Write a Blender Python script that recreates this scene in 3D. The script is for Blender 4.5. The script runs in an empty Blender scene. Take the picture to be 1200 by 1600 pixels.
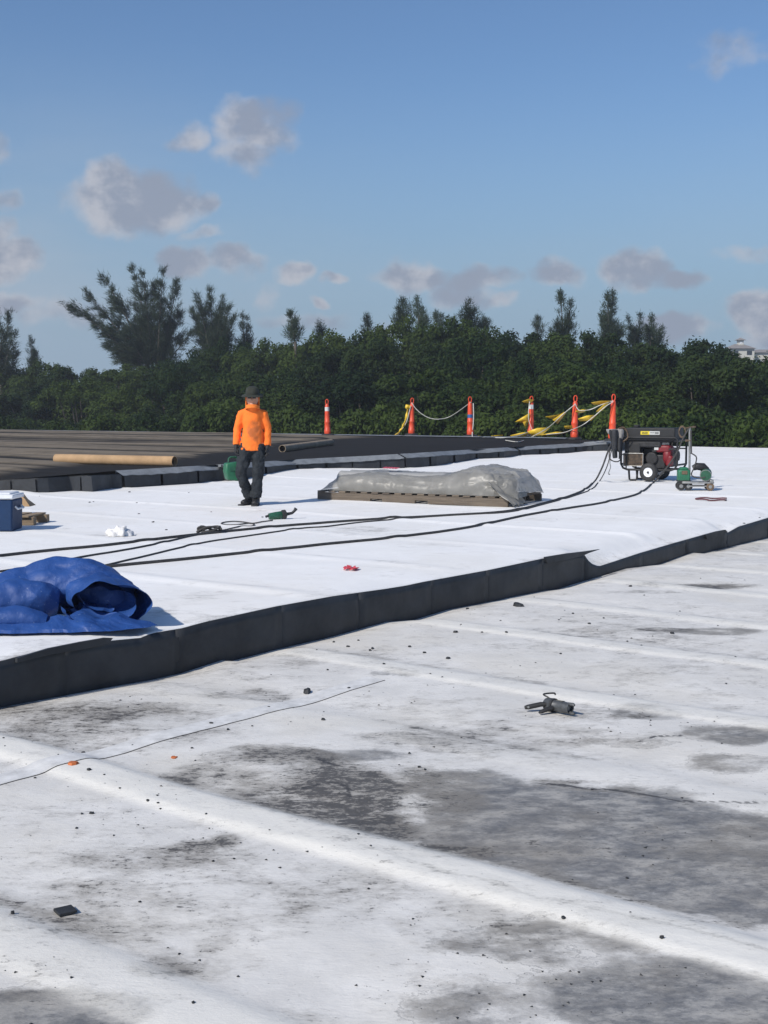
import bpy, math, random
import numpy as np
from mathutils import Vector, Matrix, noise as mnoise

random.seed(7)
RS = np.random.RandomState(11)
D = bpy.data
scene = bpy.context.scene
COL = scene.collection

# ------------------------------------------------------------------ camera, light, exposure
F = 1950.0                       # focal length in photograph pixels (1200 x 1600)
TH = math.atan(157.0 / F)        # downward pitch
CAM = Vector((0, 0, 1.68))
cam = D.cameras.new('camera'); cam_o = D.objects.new('camera', cam); COL.objects.link(cam_o)
cam.sensor_fit = 'VERTICAL'; cam.sensor_height = 36; cam.sensor_width = 27
cam.lens = F * 36 / 1600
cam.clip_start = 0.05; cam.clip_end = 4000
cam_o.location = CAM; cam_o.rotation_euler = (math.pi / 2 - TH, 0, 0)
scene.camera = cam_o

SUN_EL = math.radians(39); SUN_ROT = math.atan2(-0.70, -0.71)      # sun stands behind the camera, to the left
SD = Vector((math.sin(SUN_ROT) * math.cos(SUN_EL), math.cos(SUN_ROT) * math.cos(SUN_EL), math.sin(SUN_EL)))
sl = D.lights.new('sun', 'SUN'); sl.energy = 4.2; sl.angle = math.radians(1.6); sl.color = (1.0, 0.94, 0.85)
so = D.objects.new('sun', sl); COL.objects.link(so)
so.rotation_euler = (-SD).to_track_quat('-Z', 'Y').to_euler()
so.location = (-20, -20, 30)
scene.view_settings.view_transform = 'Standard'; scene.view_settings.look = 'None'
scene.view_settings.exposure = 0.06; scene.view_settings.gamma = 1.0
scene.view_settings.use_curve_mapping = False

def nn(nt, typ, **kw):
    n = nt.nodes.new(typ)
    for k, v in kw.items(): setattr(n, k, v)
    return n

def build_world():
    w = D.worlds.new('World'); scene.world = w; w.use_nodes = True
    nt = w.node_tree; L = nt.links
    for n in list(nt.nodes): nt.nodes.remove(n)
    out = nn(nt, 'ShaderNodeOutputWorld'); bg = nn(nt, 'ShaderNodeBackground'); bg.inputs['Strength'].default_value = 0.1
    L.new(bg.outputs[0], out.inputs[0])
    sky = nn(nt, 'ShaderNodeTexSky', sky_type='NISHITA'); sky.sun_disc = False
    sky.sun_elevation = SUN_EL; sky.sun_rotation = SUN_ROT % (2 * math.pi)
    sky.air_density = 1.15; sky.dust_density = 0.6; sky.ozone_density = 1.6; sky.altitude = 0
    tint = nn(nt, 'ShaderNodeMix', data_type='RGBA', blend_type='MULTIPLY'); tint.inputs[0].default_value = 1.0
    L.new(sky.outputs[0], tint.inputs[6]); tint.inputs[7].default_value = SKY_TINT
    tc = nn(nt, 'ShaderNodeTexCoord')
    sep = nn(nt, 'ShaderNodeSeparateXYZ'); L.new(tc.outputs['Generated'], sep.inputs[0])
    def m(op, a, b=None, c=None, clamp=False):
        n = nn(nt, 'ShaderNodeMath', operation=op); n.use_clamp = clamp
        for i, v in enumerate((a, b, c)):
            if v is None: continue
            if isinstance(v, (int, float)): n.inputs[i].default_value = v
            else: L.new(v, n.inputs[i])
        return n.outputs[0]
    # azimuth and elevation of the view direction: clouds live on the sky sphere, all the way round
    az = m('ARCTAN2', sep.outputs[0], sep.outputs[1])
    el = m('ARCSINE', sep.outputs[2])
    cv = nn(nt, 'ShaderNodeCombineXYZ'); L.new(az, cv.inputs[0]); L.new(el, cv.inputs[1])
    def noise(scale, detail, rough, sx=1.0, sy=1.0, off=0.0):
        mp = nn(nt, 'ShaderNodeMapping'); L.new(cv.outputs[0], mp.inputs[0])
        mp.inputs['Scale'].default_value = (sx, sy, 1); mp.inputs['Location'].default_value = (off, off * 0.7, off)
        n = nn(nt, 'ShaderNodeTexNoise'); L.new(mp.outputs[0], n.inputs['Vector'])
        n.inputs['Scale'].default_value = scale; n.inputs['Detail'].default_value = detail; n.inputs['Roughness'].default_value = rough
        return n.outputs[0]
    acc = None
    warp = nn(nt, 'ShaderNodeTexNoise'); L.new(cv.outputs[0], warp.inputs['Vector']); warp.inputs['Scale'].default_value = 26; warp.inputs['Detail'].default_value = 3
    wv = nn(nt, 'ShaderNodeVectorMath', operation='MULTIPLY_ADD'); L.new(warp.outputs['Color'], wv.inputs[0])
    wv.inputs[1].default_value = (0.05, 0.030, 0); 
    sub = nn(nt, 'ShaderNodeVectorMath', operation='ADD'); L.new(cv.outputs[0], sub.inputs[0]); sub.inputs[1].default_value = (-0.025, -0.015, 0)
    L.new(sub.outputs[0], wv.inputs[2])
    top = None
    for (px, py, rx, ry, s) in CLOUDS:
        a = math.atan((px - 600) / F); e = math.atan((643 - py) / F)
        s1 = nn(nt, 'ShaderNodeVectorMath', operation='SUBTRACT'); L.new(wv.outputs[0], s1.inputs[0]); s1.inputs[1].default_value = (a, e, 0)
        s2 = nn(nt, 'ShaderNodeVectorMath', operation='MULTIPLY'); L.new(s1.outputs[0], s2.inputs[0]); s2.inputs[1].default_value = (F / (rx * 1.14), F / (ry * 1.14), 0)
        s3 = nn(nt, 'ShaderNodeVectorMath', operation='DOT_PRODUCT'); L.new(s2.outputs[0], s3.inputs[0]); L.new(s2.outputs[0], s3.inputs[1])
        b = m('MULTIPLY_ADD', s3.outputs['Value'], -s, s + .12)
        acc = b if acc is None else m('MAXIMUM', acc, b)
    # clouds beyond the frame: same kind, thin scatter
    side = noise(7.0, 2, 0.5, 1, 1.6, 3.0)
    away = m('SUBTRACT', m('ABSOLUTE', az), 0.36)
    sm = m('MULTIPLY', m('MULTIPLY', m('SUBTRACT', side, 0.60), 9.0), m('MULTIPLY', away, 6.0, clamp=True))
    lowel = m('MULTIPLY', m('SUBTRACT', 0.5, el), 4.0, clamp=True)
    acc = m('MAXIMUM', acc, m('MULTIPLY_ADD', m('MULTIPLY', sm, lowel), 1.6, -1.2))
    fine = noise(26, 7, 0.58, 1, 1.25)
    dens = m('ADD', acc, m('MULTIPLY', m('SUBTRACT', fine, 0.5), 1.7))
    mr = nn(nt, 'ShaderNodeMapRange', interpolation_type='SMOOTHSTEP'); L.new(dens, mr.inputs[0])
    mr.inputs[1].default_value = -0.1; mr.inputs[2].default_value = 1.0; mr.inputs[3].default_value = 0; mr.inputs[4].default_value = 0.88
    # cloud tone: lit lumps against grey mauve bodies
    tone = m('ADD', noise(20, 5, 0.6, 1, 1.2, 1.3), m('MULTIPLY', m('SUBTRACT', 0.9, dens), 0.10))
    tr = nn(nt, 'ShaderNodeMapRange', interpolation_type='SMOOTHSTEP'); L.new(tone, tr.inputs[0]); tr.inputs[1].default_value = 0.44; tr.inputs[2].default_value = 0.66
    cm = nn(nt, 'ShaderNodeMix', data_type='RGBA'); L.new(tr.outputs[0], cm.inputs[0]); cm.inputs[6].default_value = CLOUD_DARK; cm.inputs[7].default_value = CLOUD_LIGHT
    # veil of thin high cloud near the horizon
    vn = noise(5.0, 4, 0.55, 0.6, 2.2, 5.0)
    h1 = nn(nt, 'ShaderNodeMapRange', interpolation_type='SMOOTHSTEP'); L.new(el, h1.inputs[0]); h1.inputs[1].default_value = 0.30; h1.inputs[2].default_value = 0.0
    v2 = nn(nt, 'ShaderNodeMapRange', interpolation_type='SMOOTHSTEP'); L.new(vn, v2.inputs[0]); v2.inputs[1].default_value = 0.42; v2.inputs[2].default_value = 0.68
    va = nn(nt, 'ShaderNodeMapRange', interpolation_type='SMOOTHSTEP'); L.new(az, va.inputs[0]); va.inputs[1].default_value = 0.05; va.inputs[2].default_value = -0.28
    veil = m('MULTIPLY', m('MULTIPLY', h1.outputs[0], m('MULTIPLY_ADD', v2.outputs[0], 0.5, 0.35)), m('MULTIPLY_ADD', va.outputs[0], 0.75, 0.25))
    hz = nn(nt, 'ShaderNodeMapRange', interpolation_type='SMOOTHSTEP'); L.new(el, hz.inputs[0]); hz.inputs[1].default_value = 0.27; hz.inputs[2].default_value = 0.0; hz.inputs[4].default_value = 0.92
    hm = nn(nt, 'ShaderNodeMix', data_type='RGBA'); L.new(hz.outputs[0], hm.inputs[0]); L.new(tint.outputs[2], hm.inputs[6]); hm.inputs[7].default_value = HORIZON
    vm = nn(nt, 'ShaderNodeMix', data_type='RGBA'); L.new(veil, vm.inputs[0]); L.new(hm.outputs[2], vm.inputs[6]); vm.inputs[7].default_value = VEIL
    fm = nn(nt, 'ShaderNodeMix', data_type='RGBA'); L.new(mr.outputs[0], fm.inputs[0]); L.new(vm.outputs[2], fm.inputs[6]); L.new(cm.outputs[2], fm.inputs[7])
    L.new(fm.outputs[2], bg.inputs['Color'])

SKY_TINT = (0.66, 0.82, 1.04, 1)
CLOUD_DARK = (2.85, 3.2, 4.05, 1); CLOUD_LIGHT = (4.9, 5.0, 5.5, 1); VEIL = (3.9, 4.6, 5.5, 1)
HORIZON = (2.35, 3.55, 4.9, 1)
CLOUDS = [  # where the clouds hang, as bearings measured in the photograph's pixels: x, y, half width, half height, density
    (190, 325, 62, 48, 1.3), (255, 325, 62, 40, 1.2), (310, 322, 26, 14, .8),
    (395, 215, 62, 38, .85), (385, 250, 42, 28, .75), (302, 235, 30, 22, .7), (440, 195, 30, 26, .5),
    (15, 415, 52, 34, 1.2), (-10, 385, 40, 34, .9), (0, 330, 34, 16, .7), (15, 482, 44, 18, 1.0), (-15, 260, 30, 20, .5),
    (300, 410, 42, 25, 1.1), (365, 412, 44, 24, 1.0), (462, 424, 36, 22, 1.1), (532, 434, 20, 8, .8), (506, 470, 18, 7, .8), (325, 368, 22, 11, .6),
    (645, 434, 62, 25, 1.1), (755, 438, 58, 18, 1.0), (715, 462, 52, 18, .7), (775, 472, 34, 12, .7),
    (862, 430, 40, 22, .95), (990, 430, 54, 28, 1.15), (1050, 440, 58, 16, .95), (1150, 412, 40, 10, .4),
    (1045, 512, 52, 24, 1.1), (1180, 500, 46, 34, 1.3), (1195, 530, 52, 24, 1.0), (1140, 116, 56, 26, .45), (420, 462, 16, 20, .45), (600, 520, 46, 12, .5), (480, 505, 60, 14, .5), (105, 500, 70, 22, .55),
]
build_world()

# ------------------------------------------------------------------ helpers: rays, noise, meshes
def ray(px, py):
    x = (px - 600) / F; y = (800 - py) / F
    return Vector((x, math.cos(TH) + y * math.sin(TH), -math.sin(TH) + y * math.cos(TH)))
def at(px, py, z=0.0):                     # the point of the level z seen at a photograph pixel
    d = ray(px, py); return CAM + d * ((z - CAM.z) / d.z)
def atY(px, py, Y):
    d = ray(px, py); return CAM + d * (Y / d.y)
AU = Vector((0.6065, 0.7951)); BV = Vector((-0.7951, 0.6065))    # the building's own axes
def uv(p): return (p.x * AU.x + p.y * AU.y, p.x * BV.x + p.y * BV.y)
def xy(u, v): return (u * AU.x + v * BV.x, u * AU.y + v * BV.y)
VS = 6.04                                  # line of the step between the two white roofs
ZU0 = 0.28
def zu(u):
    t = u - 13.0
    return ZU0 + (0.013 * t if t > 1.5 else (0.013 * (t + 1.5) ** 2 / 6.0 if t > -1.5 else 0.0))
def atU(px, py, extra=0.0):                # hit on the sloping upper roof
    z = ZU0
    for _ in range(30):
        p = at(px, py, z + extra); z = z * .5 + .5 * zu(uv(p)[0])
    return at(px, py, z + extra)
def onplane(px, py, v=VS):                 # hit on the vertical plane of the step
    d = ray(px, py); n = Vector((BV.x, BV.y, 0)); t = (v - CAM.dot(n)) / d.dot(n)
    p = CAM + d * t; return uv(p)[0], p.z
def interp(x, pts):
    xs = [p[0] for p in pts]; ys = [p[1] for p in pts]
    return float(np.interp(x, xs, ys))

_perm = RS.randint(0, 1 << 30, 4096)
def vnoise(P):                             # value noise in three dimensions for arrays of points, -1..1
    P = np.asarray(P, float); I = np.floor(P).astype(np.int64); f = P - I; f = f * f * (3 - 2 * f)
    def h(i, j, k): 
        return _perm[(i * 73856093 ^ j * 19349663 ^ k * 83492791) & 4095] / float(1 << 29) - 1.0
    x, y, z = I[..., 0], I[..., 1], I[..., 2]; fx, fy, fz = f[..., 0], f[..., 1], f[..., 2]
    def lx(j, k): return h(x, y + j, z + k) * (1 - fx) + h(x + 1, y + j, z + k) * fx
    def ly(k): return lx(0, k) * (1 - fy) + lx(1, k) * fy
    return ly(0) * (1 - fz) + ly(1) * fz
def fbm(P, o=4, g=0.5):
    P = np.asarray(P, float); s = 0; a = 1.0; t = 0
    for i in range(o):
        s = s + a * vnoise(P + i * 17.3); t += a; a *= g; P = P * 2.03
    return s / t
def ridged(P, o=3):
    P = np.asarray(P, float); s = 0; a = 1.0; t = 0
    for i in range(o):
        s = s + a * (1 - np.abs(vnoise(P + i * 9.1)) * 2); t += a; a *= .5; P = P * 1.9
    return s / t
def crumple(P, waves, seed):
    """piecewise flat facets with sharp creases: a sum of triangle waves in random directions"""
    r = np.random.RandomState(seed); P = np.asarray(P, float); s = 0
    P = P + .05 * np.stack([vnoise(P * 4 + 3), vnoise(P * 4 + 23), vnoise(P * 4 + 43)], -1)
    for (wl, amp) in waves:
        for _ in range(3):
            d = r.normal(size=3); d /= np.linalg.norm(d); t = (P @ d) / (wl * r.uniform(.7, 1.4)) + r.uniform(); f = np.abs((t % 1.0) * 2 - 1)
            s = s + amp / 3 * (f - .5) * (1 + .8 * vnoise(P * 2.5 + r.uniform(0, 50)))
    return s
def sm(a, b, x):
    t = np.clip((x - a) / (b - a), 0, 1); return t * t * (3 - 2 * t)

def link(name, me, material=None, parent=None):
    o = D.objects.new(name, me); COL.objects.link(o)
    if material: 
        ms = material if isinstance(material, (list, tuple)) else [material]
        for q in ms: me.materials.append(q)
    if parent: o.parent = parent
    return o
def tag(o, label=None, cat=None, group=None, kind=None):
    if label: o['label'] = label
    if cat: o['category'] = cat
    if group: o['group'] = group
    if kind: o['kind'] = kind
    return o
def empty(name, loc=(0, 0, 0), rz=0.0, label=None, cat=None, group=None):
    o = D.objects.new(name, None); COL.objects.link(o); o.location = loc; o.rotation_euler = (0, 0, rz)
    o.empty_display_size = .1
    return tag(o, label, cat, group)
def kids(o): return [c for c in D.objects if c.parent == o]
def copy_tree(o, parent=None):
    c = o.copy(); COL.objects.link(c)
    if parent: c.parent = parent
    for ch in kids(o): copy_tree(ch, c)
    return c

class MB:
    def __init__(s): s.v = []; s.f = []; s.mi = []; s.cur = 0
    def add(s, vs, fs):
        b = len(s.v); s.v += [tuple(p) for p in vs]
        for f in fs: s.f.append([b + i for i in f]); s.mi.append(s.cur)
        return s
    def box(s, c, sz, rot=None, taper=(1, 1)):
        hx, hy, hz = sz[0] / 2, sz[1] / 2, sz[2] / 2
        P = [Vector((x * hx * (taper[0] if z > 0 else 1), y * hy * (taper[1] if z > 0 else 1), z * hz)) for z in (-1, 1) for y in (-1, 1) for x in (-1, 1)]
        if rot is not None:
            R = rot if isinstance(rot, Matrix) else Matrix.Rotation(rot, 3, 'Z'); P = [R @ p for p in P]
        c = Vector(c)
        return s.add([p + c for p in P], [(0, 2, 3, 1), (4, 5, 7, 6), (0, 1, 5, 4), (2, 6, 7, 3), (0, 4, 6, 2), (1, 3, 7, 5)])
    def loft(s, rings, closed=True, cap=True):
        n = len(rings[0]); vs = [p for r in rings for p in r]; fs = []
        for i in range(len(rings) - 1):
            for j in range(n if closed else n - 1):
                k = (j + 1) % n; fs.append((i * n + j, i * n + k, (i + 1) * n + k, (i + 1) * n + j))
        if cap and closed: fs.append(tuple(range(n))[::-1]); fs.append(tuple((len(rings) - 1) * n + j for j in range(n)))
        return s.add(vs, fs)
    def tube(s, pts, r, n=8, cap=True, flat=1.0):
        pts = [Vector(p) for p in pts]; rings = []
        rr = r if isinstance(r, (list, tuple)) else [r] * len(pts); prev = None
        for i, p in enumerate(pts):
            t = (pts[min(i + 1, len(pts) - 1)] - pts[max(i - 1, 0)])
            t = t.normalized() if t.length > 1e-9 else Vector((0, 0, 1))
            up = Vector((0, 0, 1)) if abs(t.z) < .95 else Vector((0, 1, 0))
            if prev is not None: up = prev
            a = t.cross(up); a = a.normalized() if a.length > 1e-6 else t.orthogonal().normalized()
            b = a.cross(t).normalized(); prev = b
            q = rr[i] if isinstance(rr[i], (tuple, list)) else (rr[i], rr[i] * flat)
            rings.append([p + a * (math.cos(2 * math.pi * k / n) * q[0]) + b * (math.sin(2 * math.pi * k / n) * q[1]) for k in range(n)])
        return s.loft(rings, True, cap)
    def cyl(s, p0, p1, r0, r1=None, n=16): return s.tube([p0, p1], [r0, r0 if r1 is None else r1], n)
    def lathe(s, prof, c=(0, 0, 0), n=20, axis=None):
        rings = []
        R = Vector((0, 0, 1)).rotation_difference(Vector(axis)).to_matrix() if axis is not None else Matrix.Identity(3)
        for (r, z) in prof: rings.append([Vector(c) + R @ Vector((r * math.cos(2 * math.pi * k / n), r * math.sin(2 * math.pi * k / n), z)) for k in range(n)])
        return s.loft(rings, True, True)
    def build(s, name, material=None, parent=None, smooth=True, bevel=0, sub=0, remesh=0, angle=40):
        me = D.meshes.new(name); me.from_pydata(s.v, [], s.f)
        if len(set(s.mi)) > 1: me.polygons.foreach_set('material_index', s.mi)
        me.polygons.foreach_set('use_smooth', [bool(smooth)] * len(me.polygons)); me.update()
        if smooth and not remesh:
            try: me.set_sharp_from_angle(angle=math.radians(angle))
            except Exception: pass
        o = link(name, me, material, parent)
        if bevel:
            b = o.modifiers.new('bevel', 'BEVEL'); b.width = bevel; b.segments = 2; b.limit_method = 'ANGLE'; b.angle_limit = math.radians(35)
        if remesh:
            r = o.modifiers.new('remesh', 'REMESH'); r.mode = 'VOXEL'; r.voxel_size = remesh; r.use_smooth_shade = True
            k = o.modifiers.new('smooth', 'SMOOTH'); k.iterations = 4; k.factor = .5
        if sub:
            k = o.modifiers.new('sub', 'SUBSURF'); k.levels = sub; k.render_levels = sub
        return o

def np_mesh(name, V, Fq, attrs=None, smooth=True):
    V = np.asarray(V, np.float32); Fq = np.asarray(Fq, np.int32); k = Fq.shape[1]
    me = D.meshes.new(name); me.vertices.add(len(V)); me.vertices.foreach_set('co', V.ravel())
    me.loops.add(Fq.size); me.loops.foreach_set('vertex_index', Fq.ravel())
    me.polygons.add(len(Fq)); me.polygons.foreach_set('loop_start', np.arange(0, Fq.size, k, dtype=np.int32))
    me.polygons.foreach_set('use_smooth', np.full(len(Fq), smooth, dtype=bool))
    me.update(calc_edges=True)
    if attrs:
        for nme, arr in attrs.items():
            a = me.attributes.new(nme, 'FLOAT', 'POINT'); a.data.foreach_set('value', np.asarray(arr, np.float32).ravel())
    return me
def grid_faces(nu, nv):
    i, j = np.meshgrid(np.arange(nu - 1), np.arange(nv - 1), indexing='ij'); a = i * nv + j
    return np.stack([a, a + nv, a + nv + 1, a + 1], -1).reshape(-1, 4)
def smooth_path(pts, n=8):
    pts = [Vector(p) for p in pts]; out = []
    for i in range(len(pts) - 1):
        p0 = pts[max(i - 1, 0)]; p1 = pts[i]; p2 = pts[i + 1]; p3 = pts[min(i + 2, len(pts) - 1)]
        for k in range(n):
            t = k / n
            out.append(0.5 * ((2 * p1) + (p2 - p0) * t + (2 * p0 - 5 * p1 + 4 * p2 - p3) * t * t + (3 * p1 - p0 - 3 * p2 + p3) * t ** 3))
    out.append(pts[-1]); return out

# ------------------------------------------------------------------ materials
def mat(name, col, rough=.6, metal=0.0, var=.25, vscale=8.0, bump=0.0, bscale=40.0, col2=None, spec=.5, tex='Object'):
    m = D.materials.new(name); m.use_nodes = True; nt = m.node_tree; L = nt.links
    p = nt.nodes['Principled BSDF']; p.inputs['Roughness'].default_value = rough; p.inputs['Metallic'].default_value = metal
    p.inputs['Specular IOR Level'].default_value = spec
    tc = nn(nt, 'ShaderNodeTexCoord')
    n = nn(nt, 'ShaderNodeTexNoise'); L.new(tc.outputs[tex], n.inputs['Vector']); n.inputs['Scale'].default_value = vscale; n.inputs['Detail'].default_value = 5; n.inputs['Roughness'].default_value = .62
    r = nn(nt, 'ShaderNodeMapRange'); L.new(n.outputs[0], r.inputs[0]); r.inputs[1].default_value = .32; r.inputs[2].default_value = .68
    c2 = col2 or tuple(c * (1 - var) for c in col); c1 = col if col2 else tuple(min(1, c * (1 + var * .5)) for c in col)
    x = nn(nt, 'ShaderNodeMix', data_type='RGBA'); L.new(r.outputs[0], x.inputs[0]); x.inputs[6].default_value = (*c2, 1); x.inputs[7].default_value = (*c1, 1)
    L.new(x.outputs[2], p.inputs['Base Color'])
    rr = nn(nt, 'ShaderNodeMapRange'); L.new(n.outputs[0], rr.inputs[0]); rr.inputs[3].default_value = min(1, rough + .12); rr.inputs[4].default_value = max(.05, rough - .12); L.new(rr.outputs[0], p.inputs['Roughness'])
    if bump:
        b = nn(nt, 'ShaderNodeBump'); n2 = nn(nt, 'ShaderNodeTexNoise'); L.new(tc.outputs[tex], n2.inputs['Vector']); n2.inputs['Scale'].default_value = bscale; n2.inputs['Detail'].default_value = 4
        L.new(n2.outputs[0], b.inputs['Height']); b.inputs['Strength'].default_value = bump; b.inputs['Distance'].default_value = .02; L.new(b.outputs[0], p.inputs['Normal'])
    return m

def wood_mat(name, c1, c2):
    m = D.materials.new(name); m.use_nodes = True; nt = m.node_tree; L = nt.links; p = nt.nodes['Principled BSDF']; p.inputs['Roughness'].default_value = .8
    tc = nn(nt, 'ShaderNodeTexCoord'); mp = nn(nt, 'ShaderNodeMapping'); L.new(tc.outputs['Object'], mp.inputs[0]); mp.inputs['Scale'].default_value = (2, 28, 28)
    n = nn(nt, 'ShaderNodeTexNoise'); L.new(mp.outputs[0], n.inputs['Vector']); n.inputs['Scale'].default_value = 1.5; n.inputs['Detail'].default_value = 6
    oi = nn(nt, 'ShaderNodeObjectInfo'); a = nn(nt, 'ShaderNodeMath', operation='MULTIPLY_ADD'); L.new(oi.outputs['Random'], a.inputs[0]); a.inputs[1].default_value = .5; L.new(n.outputs[0], a.inputs[2])
    r = nn(nt, 'ShaderNodeMapRange'); L.new(a.outputs[0], r.inputs[0]); r.inputs[1].default_value = .4; r.inputs[2].default_value = 1.1
    x = nn(nt, 'ShaderNodeMix', data_type='RGBA'); L.new(r.outputs[0], x.inputs[0]); x.inputs[6].default_value = (*c1, 1); x.inputs[7].default_value = (*c2, 1); L.new(x.outputs[2], p.inputs['Base Color'])
    b = nn(nt, 'ShaderNodeBump'); L.new(n.outputs[0], b.inputs['Height']); b.inputs['Strength'].default_value = .4; b.inputs['Distance'].default_value = .01; L.new(b.outputs[0], p.inputs['Normal'])
    return m

def leaf_mat(name, c1, c2, trans=.25):
    m = D.materials.new(name); m.use_nodes = True; nt = m.node_tree; L = nt.links
    for n in list(nt.nodes): nt.nodes.remove(n)
    out = nn(nt, 'ShaderNodeOutputMaterial'); mx = nn(nt, 'ShaderNodeMixShader'); mx.inputs[0].default_value = trans
    p = nn(nt, 'ShaderNodeBsdfPrincipled'); p.inputs['Roughness'].default_value = .65; p.inputs['Specular IOR Level'].default_value = .15; t = nn(nt, 'ShaderNodeBsdfTranslucent')
    at_ = nn(nt, 'ShaderNodeAttribute'); at_.attribute_name = 'tone'
    oi = nn(nt, 'ShaderNodeObjectInfo')
    a = nn(nt, 'ShaderNodeMath', operation='MULTIPLY_ADD'); L.new(oi.outputs['Random'], a.inputs[0]); a.inputs[1].default_value = 1.0; a0 = nn(nt, 'ShaderNodeMath', operation='SUBTRACT'); L.new(at_.outputs['Fac'], a0.inputs[0]); a0.inputs[1].default_value = .22; L.new(a0.outputs[0], a.inputs[2])
    x = nn(nt, 'ShaderNodeMix', data_type='RGBA'); x.clamp_factor = True; L.new(a.outputs[0], x.inputs[0]); x.inputs[6].default_value = (*c1, 1); x.inputs[7].default_value = (*c2, 1)
    L.new(x.outputs[2], p.inputs['Base Color']); L.new(x.outputs[2], t.inputs['Color'])
    L.new(p.outputs[0], mx.inputs[1]); L.new(t.outputs[0], mx.inputs[2]); L.new(mx.outputs[0], out.inputs[0])
    return m

def roof_mat(name, white, grime_amt, bump=.25):
    """white sheet roofing; the mesh carries where the grime and some painted shade lie (dirt), where the bare grey film is (film)"""
    m = D.materials.new(name); m.use_nodes = True; nt = m.node_tree; L = nt.links; p = nt.nodes['Principled BSDF']
    tc = nn(nt, 'ShaderNodeTexCoord')
    def noise(scale, detail=5, rough=.6, sc=(1, 1, 1)):
        mp = nn(nt, 'ShaderNodeMapping'); L.new(tc.outputs['Object'], mp.inputs[0]); mp.inputs['Scale'].default_value = sc
        n = nn(nt, 'ShaderNodeTexNoise'); L.new(mp.outputs[0], n.inputs['Vector']); n.inputs['Scale'].default_value = scale; n.inputs['Detail'].default_value = detail; n.inputs['Roughness'].default_value = rough
        return n.outputs[0]
    def mth(op, a, b=None, c=None, clamp=False):
        n = nn(nt, 'ShaderNodeMath', operation=op); n.use_clamp = clamp
        for i, v in enumerate((a, b, c)):
            if v is None: continue
            if isinstance(v, (int, float)): n.inputs[i].default_value = v
            else: L.new(v, n.inputs[i])
        return n.outputs[0]
    def ss(x, a, b):
        r = nn(nt, 'ShaderNodeMapRange', interpolation_type='SMOOTHSTEP'); L.new(x, r.inputs[0]); r.inputs[1].default_value = a; r.inputs[2].default_value = b; return r.outputs[0]
    def mix(f, a, b):
        n = nn(nt, 'ShaderNodeMix', data_type='RGBA')
        if isinstance(f, float): n.inputs[0].default_value = f
        else: L.new(f, n.inputs[0])
        for i, v in ((6, a), (7, b)):
            if isinstance(v, tuple): n.inputs[i].default_value = (*v, 1)
            else: L.new(v, n.inputs[i])
        return n.outputs[2]
    dirt_shade = nn(nt, 'ShaderNodeAttribute'); dirt_shade.attribute_name = 'dirt_shade'; dirt_shade = mth('MINIMUM', dirt_shade.outputs['Fac'], 1.25)
    film = nn(nt, 'ShaderNodeAttribute'); film.attribute_name = 'film'; film = film.outputs['Fac']
    n1 = noise(2.2, 8, .68, (1, 1, 1)); n2 = noise(14, 8, .72, (.7, 1.3, 1)); n3 = noise(60, 4, .7, (.7, 1.4, 1)); n4 = noise(.7, 4, .6); n5 = noise(150, 2, .6)
    n6 = noise(5.5, 8, .74, (.8, 1.2, 1)); n7 = noise(30, 6, .75, (.7, 1.4, 1))
    def N(x, lo=.30, hi=.70):
        r = nn(nt, 'ShaderNodeMapRange'); r.clamp = False; L.new(x, r.inputs[0]); r.inputs[1].default_value = lo; r.inputs[2].default_value = hi; return r.outputs[0]
    N1, N2, N3, N6, N7 = N(n1), N(n2), N(n3), N(n6), N(n7)
    seam = nn(nt, 'ShaderNodeAttribute'); seam.attribute_name = 'seam'; seam = seam.outputs['Fac']
    g1 = grime_amt
    base = mix(ss(N1, .15, .75), tuple(c * (1 - .13 * g1) for c in white), white)
    base = mix(mth('MULTIPLY', ss(N(n4), .35, .8), .18 + .3 * g1), base, (white[0] * .86, white[1] * .835, white[2] * .78))
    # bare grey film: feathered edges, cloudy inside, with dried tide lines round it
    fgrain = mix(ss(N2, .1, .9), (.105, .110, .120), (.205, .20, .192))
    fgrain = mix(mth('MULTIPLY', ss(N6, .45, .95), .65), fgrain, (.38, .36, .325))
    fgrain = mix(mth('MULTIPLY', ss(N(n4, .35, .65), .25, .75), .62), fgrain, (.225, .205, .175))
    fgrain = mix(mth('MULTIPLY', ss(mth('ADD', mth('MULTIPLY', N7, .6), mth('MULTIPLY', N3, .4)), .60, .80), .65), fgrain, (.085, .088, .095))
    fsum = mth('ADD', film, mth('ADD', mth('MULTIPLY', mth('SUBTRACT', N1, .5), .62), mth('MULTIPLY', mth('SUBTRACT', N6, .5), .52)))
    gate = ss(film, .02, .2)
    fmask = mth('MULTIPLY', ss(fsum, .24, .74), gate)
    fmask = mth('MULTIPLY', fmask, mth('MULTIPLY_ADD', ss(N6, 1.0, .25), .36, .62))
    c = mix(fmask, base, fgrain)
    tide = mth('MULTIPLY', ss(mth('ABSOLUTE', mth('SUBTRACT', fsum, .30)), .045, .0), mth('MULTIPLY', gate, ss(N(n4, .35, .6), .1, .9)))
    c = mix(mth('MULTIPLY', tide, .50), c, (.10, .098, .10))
    # soft brown grey dust, its own contours
    dsum = mth('ADD', dirt_shade, mth('ADD', mth('MULTIPLY', mth('SUBTRACT', N1, .5), .62), mth('ADD', mth('MULTIPLY', mth('SUBTRACT', N6, .5), .80), mth('MULTIPLY', mth('SUBTRACT', N7, .5), .35))))
    soft = mth('MULTIPLY', ss(dsum, .10, 1.15), .80)
    c = mix(soft, c, (.19, .175, .153))
    # hard dark flecks where the dirt is thick
    NN = mth('ADD', mth('MULTIPLY', N6, .30), mth('ADD', mth('MULTIPLY', N2, .30), mth('ADD', mth('MULTIPLY', N7, .26), mth('MULTIPLY', N3, .14))))
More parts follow.
